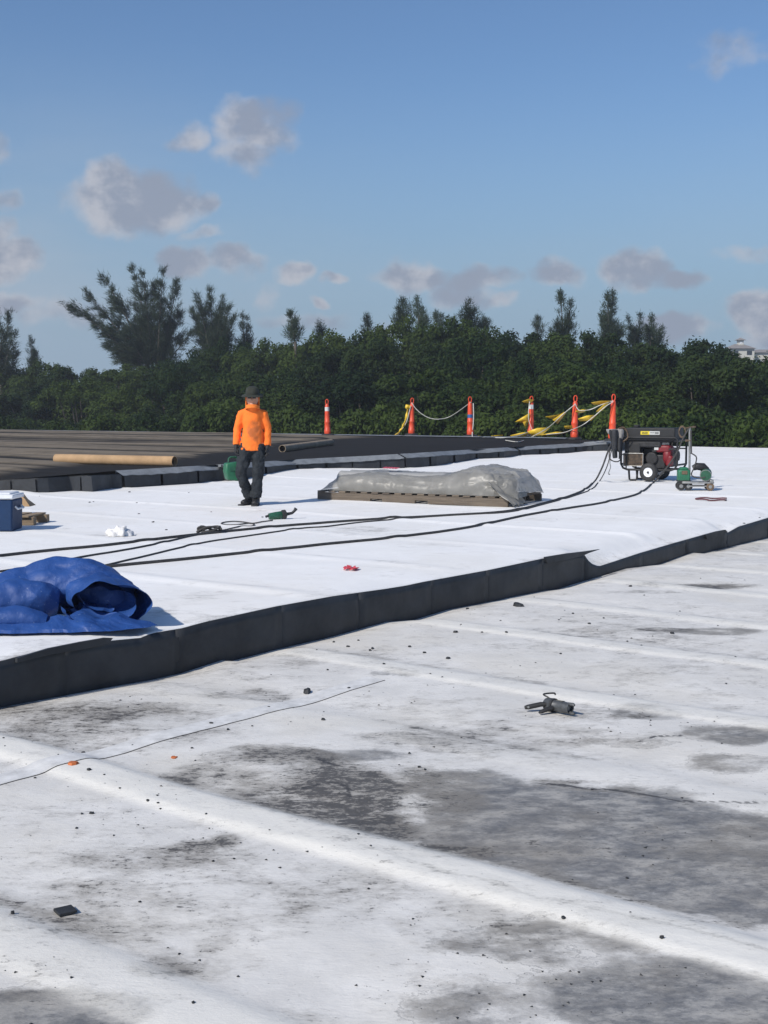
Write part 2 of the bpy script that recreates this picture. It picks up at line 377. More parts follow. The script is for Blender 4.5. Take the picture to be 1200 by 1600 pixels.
    hard = mth('MULTIPLY', ss(mth('ADD', NN, mth('MULTIPLY', dirt_shade, .30)), .76, .90), .84)
    c = mix(hard, c, (.050, .047, .046))
    # small scuffs and specks all over, in drifts
    sp = mth('ADD', mth('MULTIPLY', N7, .55), mth('ADD', mth('MULTIPLY', N(n5), .30), mth('MULTIPLY', N1, .15)))
    spk = mth('MULTIPLY', ss(mth('ADD', sp, mth('MULTIPLY', dirt_shade, .14)), .92 - .20 * g1, 1.00 - .15 * g1), g1 * .62)
    c = mix(spk, c, (.11, .105, .10))
    ck = nn(nt, 'ShaderNodeAttribute'); ck.attribute_name = 'crack'
    c = mix(mth('MULTIPLY', ss(mth('ADD', ck.outputs['Fac'], mth('MULTIPLY', mth('SUBTRACT', N6, .5), .9)), .45, .85), mth('MULTIPLY', ss(ck.outputs['Fac'], .02, .25), .85)), c, (.045, .043, .043))
    # the raised lap strips stay cleaner than the sheets beside them
    c = mix(mth('MULTIPLY', seam, mth('MULTIPLY_ADD', ss(NN, .80, .45), .45, .35)), c, (min(.8, white[0] * 1.06), min(.8, white[1] * 1.055), white[2] * 1.02))
    L.new(c, p.inputs['Base Color'])
    rg = nn(nt, 'ShaderNodeMapRange'); L.new(n2, rg.inputs[0]); rg.inputs[3].default_value = .72; rg.inputs[4].default_value = .5; L.new(rg.outputs[0], p.inputs['Roughness'])
    p.inputs['Specular IOR Level'].default_value = .3
    b = nn(nt, 'ShaderNodeBump'); hsum = mth('ADD', mth('MULTIPLY', n1, .30), mth('ADD', mth('MULTIPLY', n3, .10), mth('MULTIPLY', n2, .22))); L.new(hsum, b.inputs['Height']); b.inputs['Strength'].default_value = bump; b.inputs['Distance'].default_value = .05; L.new(b.outputs[0], p.inputs['Normal'])
    return m

M = {}
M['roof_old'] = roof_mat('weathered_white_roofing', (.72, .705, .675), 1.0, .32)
M['roof_new'] = roof_mat('clean_white_roofing', (.84, .835, .825), .42, .14)
M['black_sheet'] = mat('black_rubber_sheet', (.031, .034, .039), .55, var=.40, vscale=3.0, bump=.3, bscale=9, spec=.35)
M['cap'] = mat('grey_cap_sheet', (.20, .215, .23), .6, var=.3, vscale=5)
M['tar'] = mat('black_tar', (.022, .022, .024), .55, var=.5, vscale=9, bump=.5, bscale=20)
M['cone'] = mat('orange_plastic', (.72, .075, .022), .45, var=.22, vscale=6)
M['white_band'] = mat('reflective_white', (.72, .72, .70), .35, var=.15)
M['rubber'] = mat('black_rubber', (.022, .022, .023), .65, var=.3)
M['yellow'] = mat('yellow_pennant', (.78, .52, .035), .5, var=.25)
M['rope'] = mat('white_rope', (.62, .61, .56), .8, var=.2)
M['blue_tape'] = mat('blue_tape', (.03, .11, .30), .5)
M['cardboard'] = mat('cardboard', (.40, .26, .14), .85, var=.2, vscale=4)
M['cardboard_grey'] = mat('weathered_cardboard', (.30, .235, .165), .85, var=.3, vscale=5)
M['hole'] = mat('dark_inside', (.05, .038, .026), .9)
M['wood'] = wood_mat('weathered_wood', (.055, .042, .032), (.17, .135, .10))
M['wood_new'] = wood_mat('fresh_wood', (.16, .115, .075), (.32, .24, .155))
M['bark'] = mat('bark', (.10, .085, .07), .9, var=.4, vscale=3)
M['leafA'] = leaf_mat('broad_leaves', (.014, .034, .008), (.062, .096, .018), .38)
M['leafB'] = leaf_mat('dark_broad_leaves', (.012, .028, .009), (.042, .068, .018), .38)
M['needle'] = leaf_mat('casuarina_needles', (.022, .036, .024), (.052, .076, .046), .2)
M['orange_cloth'] = mat('orange_cloth', (.86, .20, .022), .85, var=.10, vscale=10, bump=.3, bscale=18)
M['jeans'] = mat('dark_jeans', (.012, .017, .023), .85, var=.35, vscale=9, bump=.3, bscale=25)
M['boot'] = mat('black_leather', (.016, .016, .017), .55, var=.3)
M['glove'] = mat('black_glove', (.018, .018, .020), .75, var=.3)
M['skin'] = mat('skin', (.50, .26, .17), .55, var=.12, vscale=20)
M['hat'] = mat('olive_hat', (.026, .030, .022), .85, var=.3, vscale=12)
M['lens'] = mat('dark_lens', (.012, .012, .013), .2)
M['green'] = mat('green_plastic', (.018, .13, .065), .5, var=.25)
M['green_dark'] = mat('dark_green_housing', (.018, .095, .052), .5, var=.4, vscale=20)
M['cord'] = mat('black_cord', (.045, .043, .042), .7, var=.4, vscale=14)
M['navy'] = mat('navy_plastic', (.012, .036, .095), .55, var=.12, spec=.25)
M['lid'] = mat('white_plastic', (.72, .74, .77), .45, var=.08)
M['rag'] = mat('white_rag', (.74, .73, .72), .9, var=.12, bump=.4)
M['black_metal'] = mat('black_painted_metal', (.010, .0105, .012), .60, var=.35, vscale=10)
M['dark_metal'] = mat('greasy_metal', (.026, .026, .028), .55, .2, var=.5, vscale=15)
M['steel'] = mat('dull_steel', (.34, .34, .33), .45, .7, var=.3, vscale=12)
M['red'] = mat('red_shroud', (.19, .012, .018), .45, var=.3)
M['grille'] = mat('rusty_grille', (.16, .11, .07), .7, .2, var=.5, vscale=22)
M['label_yellow'] = mat('yellow_label', (.66, .52, .03), .5, var=.1)
M['label_white'] = mat('pale_label', (.50, .51, .50), .5, var=.15)
M['print'] = mat('black_print', (.02, .02, .02), .6)
M['red_plastic'] = mat('red_film', (.58, .06, .08), .4, var=.3)
M['chip'] = mat('black_rubber_chip', (.025, .027, .030), .7, var=.5)
M['orange_chip'] = mat('rust_orange_chip', (.50, .14, .04), .7, var=.3)
M['grey_tool'] = mat('worn_grey_tool', (.075, .08, .085), .5, .2, var=.4, vscale=25)
M['tool_label'] = mat('worn_tool_label', (.30, .27, .20), .6, var=.4, vscale=60)
M['cream'] = mat('cream_wall', (.55, .54, .48), .8, var=.08)
M['rooftile'] = mat('grey_tile_roof', (.24, .22, .205), .8, var=.2, vscale=1)
M['glass'] = mat('dark_glass', (.02, .025, .03), .15)
M['jacket'] = mat('dark_cloth', (.028, .030, .034), .85, var=.4)
M['grey_cloth'] = mat('grey_cloth', (.26, .25, .24), .85, var=.4, vscale=14)

# ------------------------------------------------------------------ the setting: ground, roofs, curbs
g = MB(); g.add([(-355, -86, -5.2), (355, -86, -5.2), (355, 306, -5.2), (-355, 306, -5.2)], [(0, 1, 2, 3)])
tag(g.build('ground', mat('leaf_litter_ground', (.075, .068, .045), .95, var=.5, vscale=.3), smooth=False), kind='structure')

# measured lines of the step, as the old sheets lie against it
LOW = [onplane(*p) for p in [(-200, 1152), (0, 1105), (150, 1077), (230, 1063), (280, 1052), (345, 1031), (355, 1034), (425, 1016), (520, 994), (600, 972), (647, 968), (700, 952), (782, 937), (787, 935), (850, 923), (869, 921), (920, 905), (975, 888), (1028, 882), (1080, 863), (1086, 867), (1200, 840), (1400, 795)]]
TOP = [onplane(*p) for p in [(-200, 1068), (0, 1031), (65, 1014), (112, 1008), (165, 1000), (219, 995), (235, 988), (283, 980), (320, 970), (430, 946), (520, 930), (600, 919), (632, 914), (660, 908), (760, 890), (850, 871), (900, 864), (911, 865), (921, 879), (935, 884), (999, 863), (1054, 847), (1104, 833), (1131, 829), (1135, 832), (1153, 822), (1200, 808), (1400, 772)]]
RIDGES = [2.36, 3.70, 5.15, 6.52, 8.08, 9.55, 11.15, 12.7, 14.3, 15.9]
RIDGE_H = {3.70: .017, 2.36: .012, 5.15: .003}
LAP_V = 4.68

def stain(u, v, items):
    X = u * AU.x + v * BV.x; Y = u * AU.y + v * BV.y; s = np.zeros_like(X)
    for (px, py, rx, ry, k) in items:
        c = at(px, py); c1 = at(px, py + ry); c2 = at(px, py - ry)
        wx = rx / F * c.y; wy = abs(c2.y - c1.y) / 2
        w = .30 * min(wx, 1.0)
        Q = np.stack([X * 1.7, Y * 1.7, X * 0 + px * .01], -1)
        dx = (X - c.x + w * fbm(Q, 4, .6)) / wx; dy = (Y - c.y + .5 * min(wy, .8) * fbm(Q + 31.7, 4, .6)) / wy
        s = np.maximum(s, k * (1 - sm(.55, 1.15, np.sqrt(dx * dx + dy * dy))))
    return s
GREY_PATCHES = [(905, 1290, 330, 78, 1.0), (1150, 1345, 260, 95, 1.0), (740, 1225, 130, 34, .85), (600, 1285, 60, 40, .6),
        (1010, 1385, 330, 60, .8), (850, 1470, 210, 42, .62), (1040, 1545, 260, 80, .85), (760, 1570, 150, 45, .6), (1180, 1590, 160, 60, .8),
        (60, 1590, 210, 62, .95), (1150, 1150, 110, 20, .75), (1010, 1112, 80, 14, .6), (560, 1178, 120, 12, .6), (1120, 985, 100, 7, .7), (1160, 1195, 90, 16, .45),  # first entry is a plain grey patch in the near left corner
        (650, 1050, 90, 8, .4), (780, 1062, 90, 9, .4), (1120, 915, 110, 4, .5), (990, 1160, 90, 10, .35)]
DIRT = [(410, 1212, 170, 44, .80), (550, 1236, 105, 52, 1.0), (430, 1250, 130, 28, .75), (585, 1285, 75, 30, 1.15), (450, 1185, 110, 16, .7), (690, 1328, 120, 18, 1.0), (560, 1306, 100, 16, .9), (320, 1215, 90, 30, .6), (500, 1275, 60, 18, 1.1), (700, 1250, 80, 20, .55),
        (190, 1135, 210, 40, .42), (390, 1085, 80, 12, .55), (60, 1110, 120, 20, .38), (230, 1340, 130, 22, .45), (300, 1325, 50, 12, .6), (335, 1465, 42, 16, .6),
        (250, 1510, 65, 22, .66), (350, 1315, 30, 12, .4), (160, 1430, 260, 60, .25), (520, 1400, 140, 60, .22), (160, 1560, 30, 10, .7), (700, 1440, 120, 40, .35),
        (1080, 916, 90, 5, .95), (1010, 926, 90, 3, .5), (560, 1030, 200, 22, .22), (920, 1000, 280, 26, .18), (760, 1150, 200, 26, .25), (680, 1150, 140, 10, .35),
        (1040, 985, 60, 4, .6), (940, 1110, 160, 12, .3), (1000, 1118, 30, 4, .6), (820, 1330, 160, 30, .25), (1050, 1310, 90, 30, .3), (650, 1215, 60, 20, .5), (1100, 1440, 200, 8, .4),
        (960, 1235, 90, 4, .55), (870, 1222, 70, 3, .5)]
CRACKS = [[(500, 1188), (520, 1196), (548, 1199)], [(470, 1229), (510, 1222), (538, 1230), (552, 1244)], [(558, 1328), (620, 1345), (700, 1366), (780, 1388), (900, 1420), (1010, 1440), (1100, 1462), (1210, 1490)],
          [(840, 1222), (900, 1231), (960, 1238), (1010, 1243), (1060, 1254), (1120, 1258), (1185, 1258)], [(1000, 1160), (1030, 1152), (1060, 1150)]]

def low_z(u, v):
    u = np.asarray(u, float); v = np.asarray(v, float)
    Q = np.stack([u * .55, v * .55, u * 0], -1)
    z = .016 * fbm(Q, 2) + .003 * fbm(Q * 5.5, 2) + .0012 * ridged(Q * 13, 2)
    for r in RIDGES:
        h = RIDGE_H.get(r, .011); rr = r + .035 * vnoise(np.stack([v * .8, v * 0 + r, v * 0], -1))
        k = (u - rr) / .135
        z = z + h * np.exp(-k ** 6 * .8) * (1 + .18 * vnoise(np.stack([u * 3, v * 3, u * 0 + 3], -1)) + .14 * ridged(np.stack([u * 11, v * 7, u * 0 + 3], -1), 2))
        z = z - .012 * np.exp(-((u - rr - .30) / .22) ** 2)
    base = np.interp(u, [p[0] for p in LOW], [p[1] for p in LOW]); w = sm(VS - .35, VS, v)
    return z * (1 - w) + base * w

def rng(a, b, s): return list(np.arange(a, b - 1e-6, s))
us = np.array(rng(-12, 1, .3) + rng(1, 9, .025) + rng(9, 17.5, .05) + rng(17.5, 40.1, .3)); vs = np.array(rng(-14, 1, .3) + rng(1, VS, .0252) + [VS])
U, V = np.meshgrid(us, vs, indexing='ij'); Z = low_z(U, V)
film = stain(U, V, GREY_PATCHES); dirt_shade = stain(U, V, DIRT)
Qd = np.stack([U * 2.6, V * 2.6, U * 0 + 3], -1); dirt_shade = dirt_shade * np.clip(1.0 + 1.1 * fbm(Qd, 4, .6), .25, 1.3)
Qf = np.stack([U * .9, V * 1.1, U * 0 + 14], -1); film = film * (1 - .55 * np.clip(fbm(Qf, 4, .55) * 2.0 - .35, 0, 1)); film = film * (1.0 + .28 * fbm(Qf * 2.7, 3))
seam = np.zeros_like(U)
for r in RIDGES: seam = np.maximum(seam, sm(.19, .12, np.abs(U - r - .035 * vnoise(np.stack([V * .8, V * 0 + r, V * 0], -1)))) * (1.0 if r == 3.70 else (.25 if r == 5.15 else .75)))
film = film * (1 - .9 * sm(.20, .12, np.abs(U - 3.72)))                     # the raised lap carries no film
dirt_shade = dirt_shade + .42 * np.clip(fbm(np.stack([U * .9, V * .9, U * 0 + 8], -1), 4) + .18, 0, 1) + .14
for r in RIDGES: dirt_shade = dirt_shade + (.55 if r == 3.70 else .30) * np.exp(-((U - r - .19) / .04) ** 2) * (.6 + .8 * vnoise(np.stack([V * 2, V * 0 + r, V * 0], -1)))
dirt_shade = dirt_shade * (1 - .45 * sm(.15, .08, np.abs(U - 3.70)))
dirt_shade = dirt_shade + .35 * sm(VS - .16, VS - .02, V) * (.5 + .7 * vnoise(np.stack([U * 1.3, V, U * 0], -1)))
crack = np.zeros_like(U)
for pts in CRACKS:
    pl = [at(*p) for p in pts]; pl = [uv(p) for p in smooth_path([Vector((p.x, p.y, 0)) for p in pl], 6)]
    d = np.full(U.shape, 9.0); umin = min(p[0] for p in pl) - .3; umax = max(p[0] for p in pl) + .3
    sel = (U > umin) & (U < umax); uu = U[sel]; vv = V[sel]; dd = d[sel]
    wq = np.stack([uu * 6, vv * 6, uu * 0], -1); uu = uu + .03 * vnoise(wq); vv = vv + .03 * vnoise(wq + 9)
    for a, b in zip(pl[:-1], pl[1:]):
        e = np.array([b[0] - a[0], b[1] - a[1]]); l2 = (e ** 2).sum() + 1e-9
        t = np.clip(((uu - a[0]) * e[0] + (vv - a[1]) * e[1]) / l2, 0, 1)
        dd = np.minimum(dd, np.hypot(uu - a[0] - t * e[0], vv - a[1] - t * e[1]))
    d[sel] = dd
    crack = np.maximum(crack, np.exp(-(d / .022) ** 2)); dirt_shade = dirt_shade + .25 * np.exp(-(d / .08) ** 2)
P = np.stack([U * AU.x + V * BV.x, U * AU.y + V * BV.y, Z], -1).reshape(-1, 3)
lower = link('lower_roof', np_mesh('lower_roof', P, grid_faces(len(us), len(vs)), {'dirt_shade': dirt_shade.ravel(), 'film': film.ravel(), 'seam': seam.ravel(), 'crack': crack.ravel()}), M['roof_old']); tag(lower, kind='structure')

def strip_on_low(name, path, w, h, material, parent, n=10):
    pts = smooth_path([Vector((a, b, 0)) for a, b in path], n); VV = []; ff = []
    for i, p in enumerate(pts):
        t = (pts[min(i + 1, len(pts) - 1)] - pts[max(i - 1, 0)]).normalized(); s = Vector((-t.y, t.x, 0))
        for k, hh in ((-1, -.002), (-.8, h), (.8, h), (1, -.002)):
            q = p + s * (w / 2 * k); x, y = xy(q.x, q.y); VV.append((x, y, float(low_z(q.x, q.y)) + hh))
    for i in range(len(pts) - 1):
        for j in range(3): a = i * 4 + j; ff.append((a, a + 1, a + 5, a + 4))
    m = MB(); m.add(VV, ff); return m.build(name, material, parent)
# lap joint across the old sheet: a narrow dark strip, grime plus the painted shadow of the lapped edge
strip_on_low('lap_line', [(u, LAP_V + .012 * math.sin(u * 2.1)) for u in np.arange(3.0, 6.15, .35)], .006, .003, mat('lap_dirt_and_shade', (.12, .115, .11), .8, var=.7, vscale=6), lower)
strip_on_low('lap_strip', [(u, LAP_V + .085 + .01 * math.sin(u * 2.1)) for u in np.arange(3.0, 6.15, .35)], .15, .004, mat('lap_white', (.68, .675, .66), .65, var=.22, vscale=12), lower)

# the upper roof: new white sheet, lapped in runs, its edge hanging unevenly over the step
def up_z(u, v):
    u = np.asarray(u, float); v = np.asarray(v, float); t = u - 13
    z = ZU0 + np.where(t > 1.5, .013 * t, np.where(t > -1.5, .013 * (t + 1.5) ** 2 / 6, 0))
    Q = np.stack([u * .5, v * .5, u * 0 + 5], -1)
    z = z + .010 * fbm(Q, 2) + .0025 * fbm(Q * 5, 3)
    for k, r in enumerate(np.arange(5.2, 37, 1.95)):
        rr = r + .04 * vnoise(np.stack([v * .7, v * 0 + r, v * 0], -1)); q = (u - rr) / .10
        z = z + (.008 + .007 * (k % 3 == 1)) * np.exp(-q * q * q * q * .7)
    z = z + .06 * sm(16.6, 18.3, v) * (.5 + vnoise(np.stack([u * .45, v * 0, v * 0 + 2], -1)))
    e = np.interp(u, [p[0] for p in TOP], [p[1] for p in TOP]); w = np.exp(-((v - VS) / .20) ** 2)
    return z * (1 - w) + e * w
def curb_v(u): return 18.35 + .10 * math.sin(u * .7)
us2 = np.array(rng(-6, 24, .06) + rng(24, 37.01, .15)); vs2 = np.array(rng(VS, VS + .6, .05) + rng(VS + .6, 18.6, .11) + [18.6, 19.3, 20.5])
U, V = np.meshgrid(us2, vs2, indexing='ij'); Z = up_z(U, V)
UDIRT = [(430, 800, 40, 4, .3), (700, 850, 120, 10, .22), (330, 930, 120, 10, .25), (620, 880, 90, 10, .2), (1000, 800, 90, 6, .2), (480, 780, 60, 4, .2), (560, 828, 70, 7, .5), (170, 836, 30, 5, .5), (230, 960, 90, 10, .35), (120, 1005, 120, 8, .35), (870, 812, 60, 4, .2)]
dirt_shade = .10 * np.clip(fbm(np.stack([U * .6, V * .6, U * 0 + 4], -1), 4), 0, 1) + .30 * sm(VS + .25, VS, V) * (.4 + .6 * vnoise(np.stack([U * 1.5, V, V * 0], -1)))
for r in np.arange(5.2, 37, 1.95): dirt_shade = dirt_shade + .30 * np.exp(-((U - r - .13) / .05) ** 2) * np.clip(.5 + vnoise(np.stack([V * 1.1, V * 0 + r, V * 0], -1)), 0, 1)  # slight grey shadow beside each raised lap, painted into the surface colour
for (px, py, rx, ry, k) in UDIRT:
    c = atU(px, py); wx = rx / F * c.y; wy = ry * c.y * c.y / (F * 1.4)
    X = U * AU.x + V * BV.x; Y = U * AU.y + V * BV.y
    dirt_shade = dirt_shade + k * np.exp(-((X - c.x) / wx) ** 2 - ((Y - c.y) / wy) ** 2)
P = np.stack([U * AU.x + V * BV.x, U * AU.y + V * BV.y, Z], -1)
lip = P[:, :1].copy(); lip[..., 2] -= .006; lip[..., 0] -= BV.x * .006; lip[..., 1] -= BV.y * .006      # turned-down lip along the step
P = np.concatenate([lip, P], 1); dirt_shade = np.concatenate([dirt_shade[:, :1], dirt_shade], 1)
skirt = P[-1:].copy(); skirt[..., 2] = -5.2; P = np.concatenate([P, skirt], 0); dirt_shade = np.concatenate([dirt_shade, dirt_shade[-1:]], 0)
upper = link('white_roof', np_mesh('white_roof', P.reshape(-1, 3), grid_faces(P.shape[0], P.shape[1]), {'dirt_shade': dirt_shade.ravel(), 'film': dirt_shade.ravel() * 0}), M['roof_new']); tag(upper, kind='structure')

# the step: black rubber flashing in panels
step = empty('step_wall', (*xy(8, VS), 0), 0, 'low black rubber faced step between the two white roofs', 'wall')
def ltop(u): return interp(u, TOP)
def llow(u): return interp(u, LOW)
seam_px = [-230, -90, 92, 277, 433, 562, 668, 760, 842, 914, 1000, 1072, 1133, 1200, 1290, 1400]
seam_u = [onplane(px, 1030 - .185 * px)[0] for px in seam_px]
loc0 = step.location
for i in range(len(seam_u) - 1):
    u0, u1 = seam_u[i], seam_u[i + 1]; n = max(4, int((u1 - u0) / .08)); VV = []; off = .004 + .0015 * (i % 2)
    for j in range(n + 1):
        u = u0 - (.03 if i % 2 else 0) + (u1 - u0 + (.06 if i % 2 else 0)) * j / n
        for k in range(7):
            f = k / 6; zz = (llow(u) - .05) * (1 - f) + (ltop(u) - .008) * f
            bulge = .006 * math.sin(f * 3.14) * (1 + mnoise.noise((u * 1.1, f, i))) + .010 * mnoise.noise((u * 2.3, f * 2.5, 3)) - .03 * max(0, .25 - f)
            x, y = xy(u, VS - off - .008 - bulge * .8); VV.append((x - loc0.x, y - loc0.y, zz))
    ff = [(j * 7 + k, j * 7 + k + 1, (j + 1) * 7 + k + 1, (j + 1) * 7 + k) for j in range(n) for k in range(6)]
    m = MB(); m.add(VV, ff); o = m.build('flashing_panel', M['black_sheet'], step, smooth=True)
    sdf = o.modifiers.new('thick', 'SOLIDIFY'); sdf.thickness = .006; sdf.offset = 1
# torn flaps of the black rubber that stand over the white edge
for pts in ([(20, 1027), (70, 1012), (120, 1002), (158, 995.5), (170, 996), (162, 1004), (120, 1014), (70, 1022), (20, 1034)], [(846, 870), (880, 864.5), (910, 861), (932, 857.8), (915, 863.5), (905, 868), (880, 874), (850, 880)], [(1097, 835), (1115, 830), (1129, 827.5), (1132, 831), (1120, 837), (1100, 842)]):
    P3 = []
    for (px, py) in pts: u, z = onplane(px, py); x, y = xy(u, VS - .032); P3.append((x - loc0.x, y - loc0.y, z))
    m = MB(); nP = len(P3); m.add(P3, [tuple(range(nP))]); o = m.build('rubber_flap', M['black_sheet'], step, smooth=False)
    sdf = o.modifiers.new('thick', 'SOLIDIFY'); sdf.thickness = .02; sdf.offset = 0

# the black roof behind, higher again, with its curb
BASE = [(-160, 775), (0, 772), (67, 772.5), (112, 769), (144, 769), (171, 765), (300, 756), (347, 751), (355, 752.5), (412, 744), (460, 738), (530, 734.5), (637, 731.5), (680, 728), (710, 723), (747, 718), (787, 716), (813, 712), (880, 708), (914, 705.5), (952, 705), (990, 702)]
PTOP = [(-160, 757), (0, 751), (53, 748), (128, 743.5), (192, 741), (253, 738.7), (309, 734), (415, 727.5), (462, 724), (550, 720), (595, 717), (743, 707), (843, 700), (880, 698.5), (952, 692), (990, 690)]
CTOP = [(-160, 757), (0, 750), (190, 735), (283, 729.5), (320, 727.5), (480, 717), (600, 711), (880, 694), (952, 688), (990, 686)]
gaps = [-150, -80, -20, 18, 58, 127, 192, 253, 310, 364, 415, 464, 509, 551, 595, 633, 672, 709, 744, 779, 811, 843, 872, 900, 926, 952, 980]
def curb_foot(px): return atU(px, interp(px, BASE))
def curb_z(px, py, back=0.0):
    p = curb_foot(px); d = ray(px, py); return CAM.z + d.z / d.y * (p.y + back)
curb = empty('roof_curb', (*curb_foot(400).xy, 0), 0, 'low dark panelled curb along the near edge of the black roof', 'wall')
c0 = curb.location
dark = MB(); cv_, cf_ = [], []
ks = list(range(-160, 991, 10))
for px in ks:
    p = curb_foot(px); z1 = curb_z(px, interp(px, PTOP)); q = p + Vector((BV.x, BV.y, 0)) * .05
    cv_ += [(q.x - c0.x, q.y - c0.y, p.z - .3), (q.x - c0.x, q.y - c0.y, z1 + .005)]
for i in range(len(ks) - 1): cf_.append((2 * i, 2 * i + 1, 2 * i + 3, 2 * i + 2))
dark.add(cv_, cf_); dark.build('tar_backing', M['tar'], curb, smooth=False)
for i in range(len(gaps) - 1):
    x0 = gaps[i] + random.uniform(.8, 2.6); x1 = gaps[i + 1] - random.uniform(.8, 2.2); VV = []
    for px in np.linspace(x0, x1, 5):
        p = curb_foot(px); z1 = curb_z(px, interp(px, PTOP)) - random.uniform(0, .008)
        for f in (0, .5, 1):
            o_ = -.01 + .0015 * random.uniform(-1, 1)
            VV.append((p.x + BV.x * (o_ + .02 * f) - c0.x + (random.uniform(-.006, .006)), p.y + BV.y * (o_ + .02 * f) - c0.y, (p.z - .08) * (1 - f) + z1 * f))
    m = MB(); m.add(VV, [(j * 3 + k, j * 3 + k + 1, (j + 1) * 3 + k + 1, (j + 1) * 3 + k) for j in range(4) for k in range(2)])
    o = m.build('flashing_panel', M['black_sheet'], curb, smooth=False); s_ = o.modifiers.new('thick', 'SOLIDIFY'); s_.thickness = .008
for (xa, xb) in ((190, 415), (415, 633), (633, 811), (811, 990)):        # pale cap strip lying on the curb, in lengths
    VV = []
    xs = np.arange(xa, xb + 1, 5)
    for px in xs:
        p = curb_foot(px); w = .004 * math.sin(px * .13) + .004 * math.sin(px * .31 + 1)
        z0 = curb_z(px, interp(px, PTOP), 0) - .012 + w; z1 = curb_z(px, interp(px, CTOP), .16)
        for (b, z) in ((-.035, z0 - .012), (-.03, z0), (.16, z1), (.165, z1 - .05)):
            VV.append((p.x + BV.x * b - c0.x, p.y + BV.y * b - c0.y, z))
    m = MB(); m.add(VV, [(j * 4 + k, j * 4 + k + 1, (j + 1) * 4 + k + 1, (j + 1) * 4 + k) for j in range(len(xs) - 1) for k in range(3)])
    m.build('cap_strip', M['cap'], curb, angle=20)

UF = 33.0                                  # far edge of the black roof
def z_front(u): return interp(u, FRONT)
FRONT = []
for px in range(-160, 991, 30):
    p = curb_foot(px); FRONT.append((uv(p)[0], curb_z(px, interp(px, CTOP), .16) - .004, uv(p)[1] + .15))
FRONT.sort()
def deck_z(u, v):
    zf = np.interp(u, [a[0] for a in FRONT], [a[1] for a in FRONT]); vf = np.interp(u, [a[0] for a in FRONT], [a[2] for a in FRONT])
    far = .44 + .0128 * u                   # the deck's own fall
    w = sm(0, 2.0, v - vf); return zf * (1 - w) + np.maximum(far, zf * .0) * w
us3 = np.array(rng(8, UF, .045) + [UF]); tt = np.concatenate([np.linspace(0, .25, 40), np.linspace(.25, 1, 60)[1:]])
vf3 = np.interp(us3, [a[0] for a in FRONT], [a[2] for a in FRONT])
U = us3[:, None] + 0 * tt[None, :]; V = vf3[:, None] + (52 - vf3[:, None]) * tt[None, :]
Z = deck_z(U, V)
VB = np.interp(U, [12, 15, 19, 25, 33], [18.4, 18.7, 19.6, 22.6, 25.6]); rib_on = sm(0, 1.0, V - VB + 1.3 * fbm(np.stack([U * .6, V * .6, U * 0 + 2], -1), 3))
wob = .10 * vnoise(np.stack([V * .25, U * .8, U * 0], -1))
RS_ = .80; wob = wob * 2.2; ph = ((U + wob) / RS_) % 1.0
prof = sm(.0, .30, ph) * sm(1.0, .72, ph)
amp = .06 * (.6 + .6 * vnoise(np.stack([np.floor((U + wob) / RS_) * 3.3, V * .12, U * 0], -1)))
Z = Z + rib_on * prof * amp + .012 * fbm(np.stack([U * 1.4, V * .5, U * 0], -1), 3)
big = np.exp(-((U + wob * 2 - 25.4) / .16) ** 2) + np.exp(-((U + wob * 2 - 29.6) / .14) ** 2)
Z = Z + .07 * rib_on * big
band = np.clip(1.1 - 1.25 * prof, 0, 1) * .95 + .9 * np.exp(-((U + wob - 25.15) / .22) ** 2) + .8 * np.exp(-((U + wob - 29.3) / .2) ** 2) + .5 * (fbm(np.stack([U * 2.2, V * .35, U * 0 + 6], -1), 4)) 
band = band + .6 * sm(.8, .2, V - vf3[:, None])
grey = rib_on * np.clip(1 - band, 0, 1)
P = np.stack([U * AU.x + V * BV.x, U * AU.y + V * BV.y, Z], -1)
sk = P[-1:].copy(); sk[..., 2] = -5.2; P = np.concatenate([P, sk], 0); grey = np.concatenate([grey, grey[-1:]], 0)
dm = D.materials.new('stripped_black_deck'); dm.use_nodes = True; nt = dm.node_tree; p = nt.nodes['Principled BSDF']; p.inputs['Roughness'].default_value = .92; p.inputs['Specular IOR Level'].default_value = .08
a = nn(nt, 'ShaderNodeAttribute'); a.attribute_name = 'grey'; tc = nn(nt, 'ShaderNodeTexCoord'); n = nn(nt, 'ShaderNodeTexNoise'); n.inputs['Scale'].default_value = 1.6; n.inputs['Detail'].default_value = 8; n.inputs['Roughness'].default_value = .7
nt.links.new(tc.outputs['Object'], n.inputs['Vector'])
mm = nn(nt, 'ShaderNodeMath', operation='MULTIPLY_ADD'); nt.links.new(n.outputs[0], mm.inputs[0]); mm.inputs[1].default_value = 1.6; mm.inputs[2].default_value = -.8
m2 = nn(nt, 'ShaderNodeMath', operation='MULTIPLY_ADD'); nt.links.new(mm.outputs[0], m2.inputs[0]); nt.links.new(a.outputs['Fac'], m2.inputs[1]); nt.links.new(a.outputs['Fac'], m2.inputs[2]); m2.use_clamp = True
x = nn(nt, 'ShaderNodeMix', data_type='RGBA'); nt.links.new(m2.outputs[0], x.inputs[0]); x.inputs[6].default_value = (.020, .0195, .020, 1); x.inputs[7].default_value = (.165, .14, .11, 1); nt.links.new(x.outputs[2], p.inputs['Base Color'])
deck = link('black_roof', np_mesh('black_roof', P.reshape(-1, 3), grid_faces(P.shape[0], P.shape[1]), {'grey': grey.ravel()}), dm); tag(deck, kind='structure')
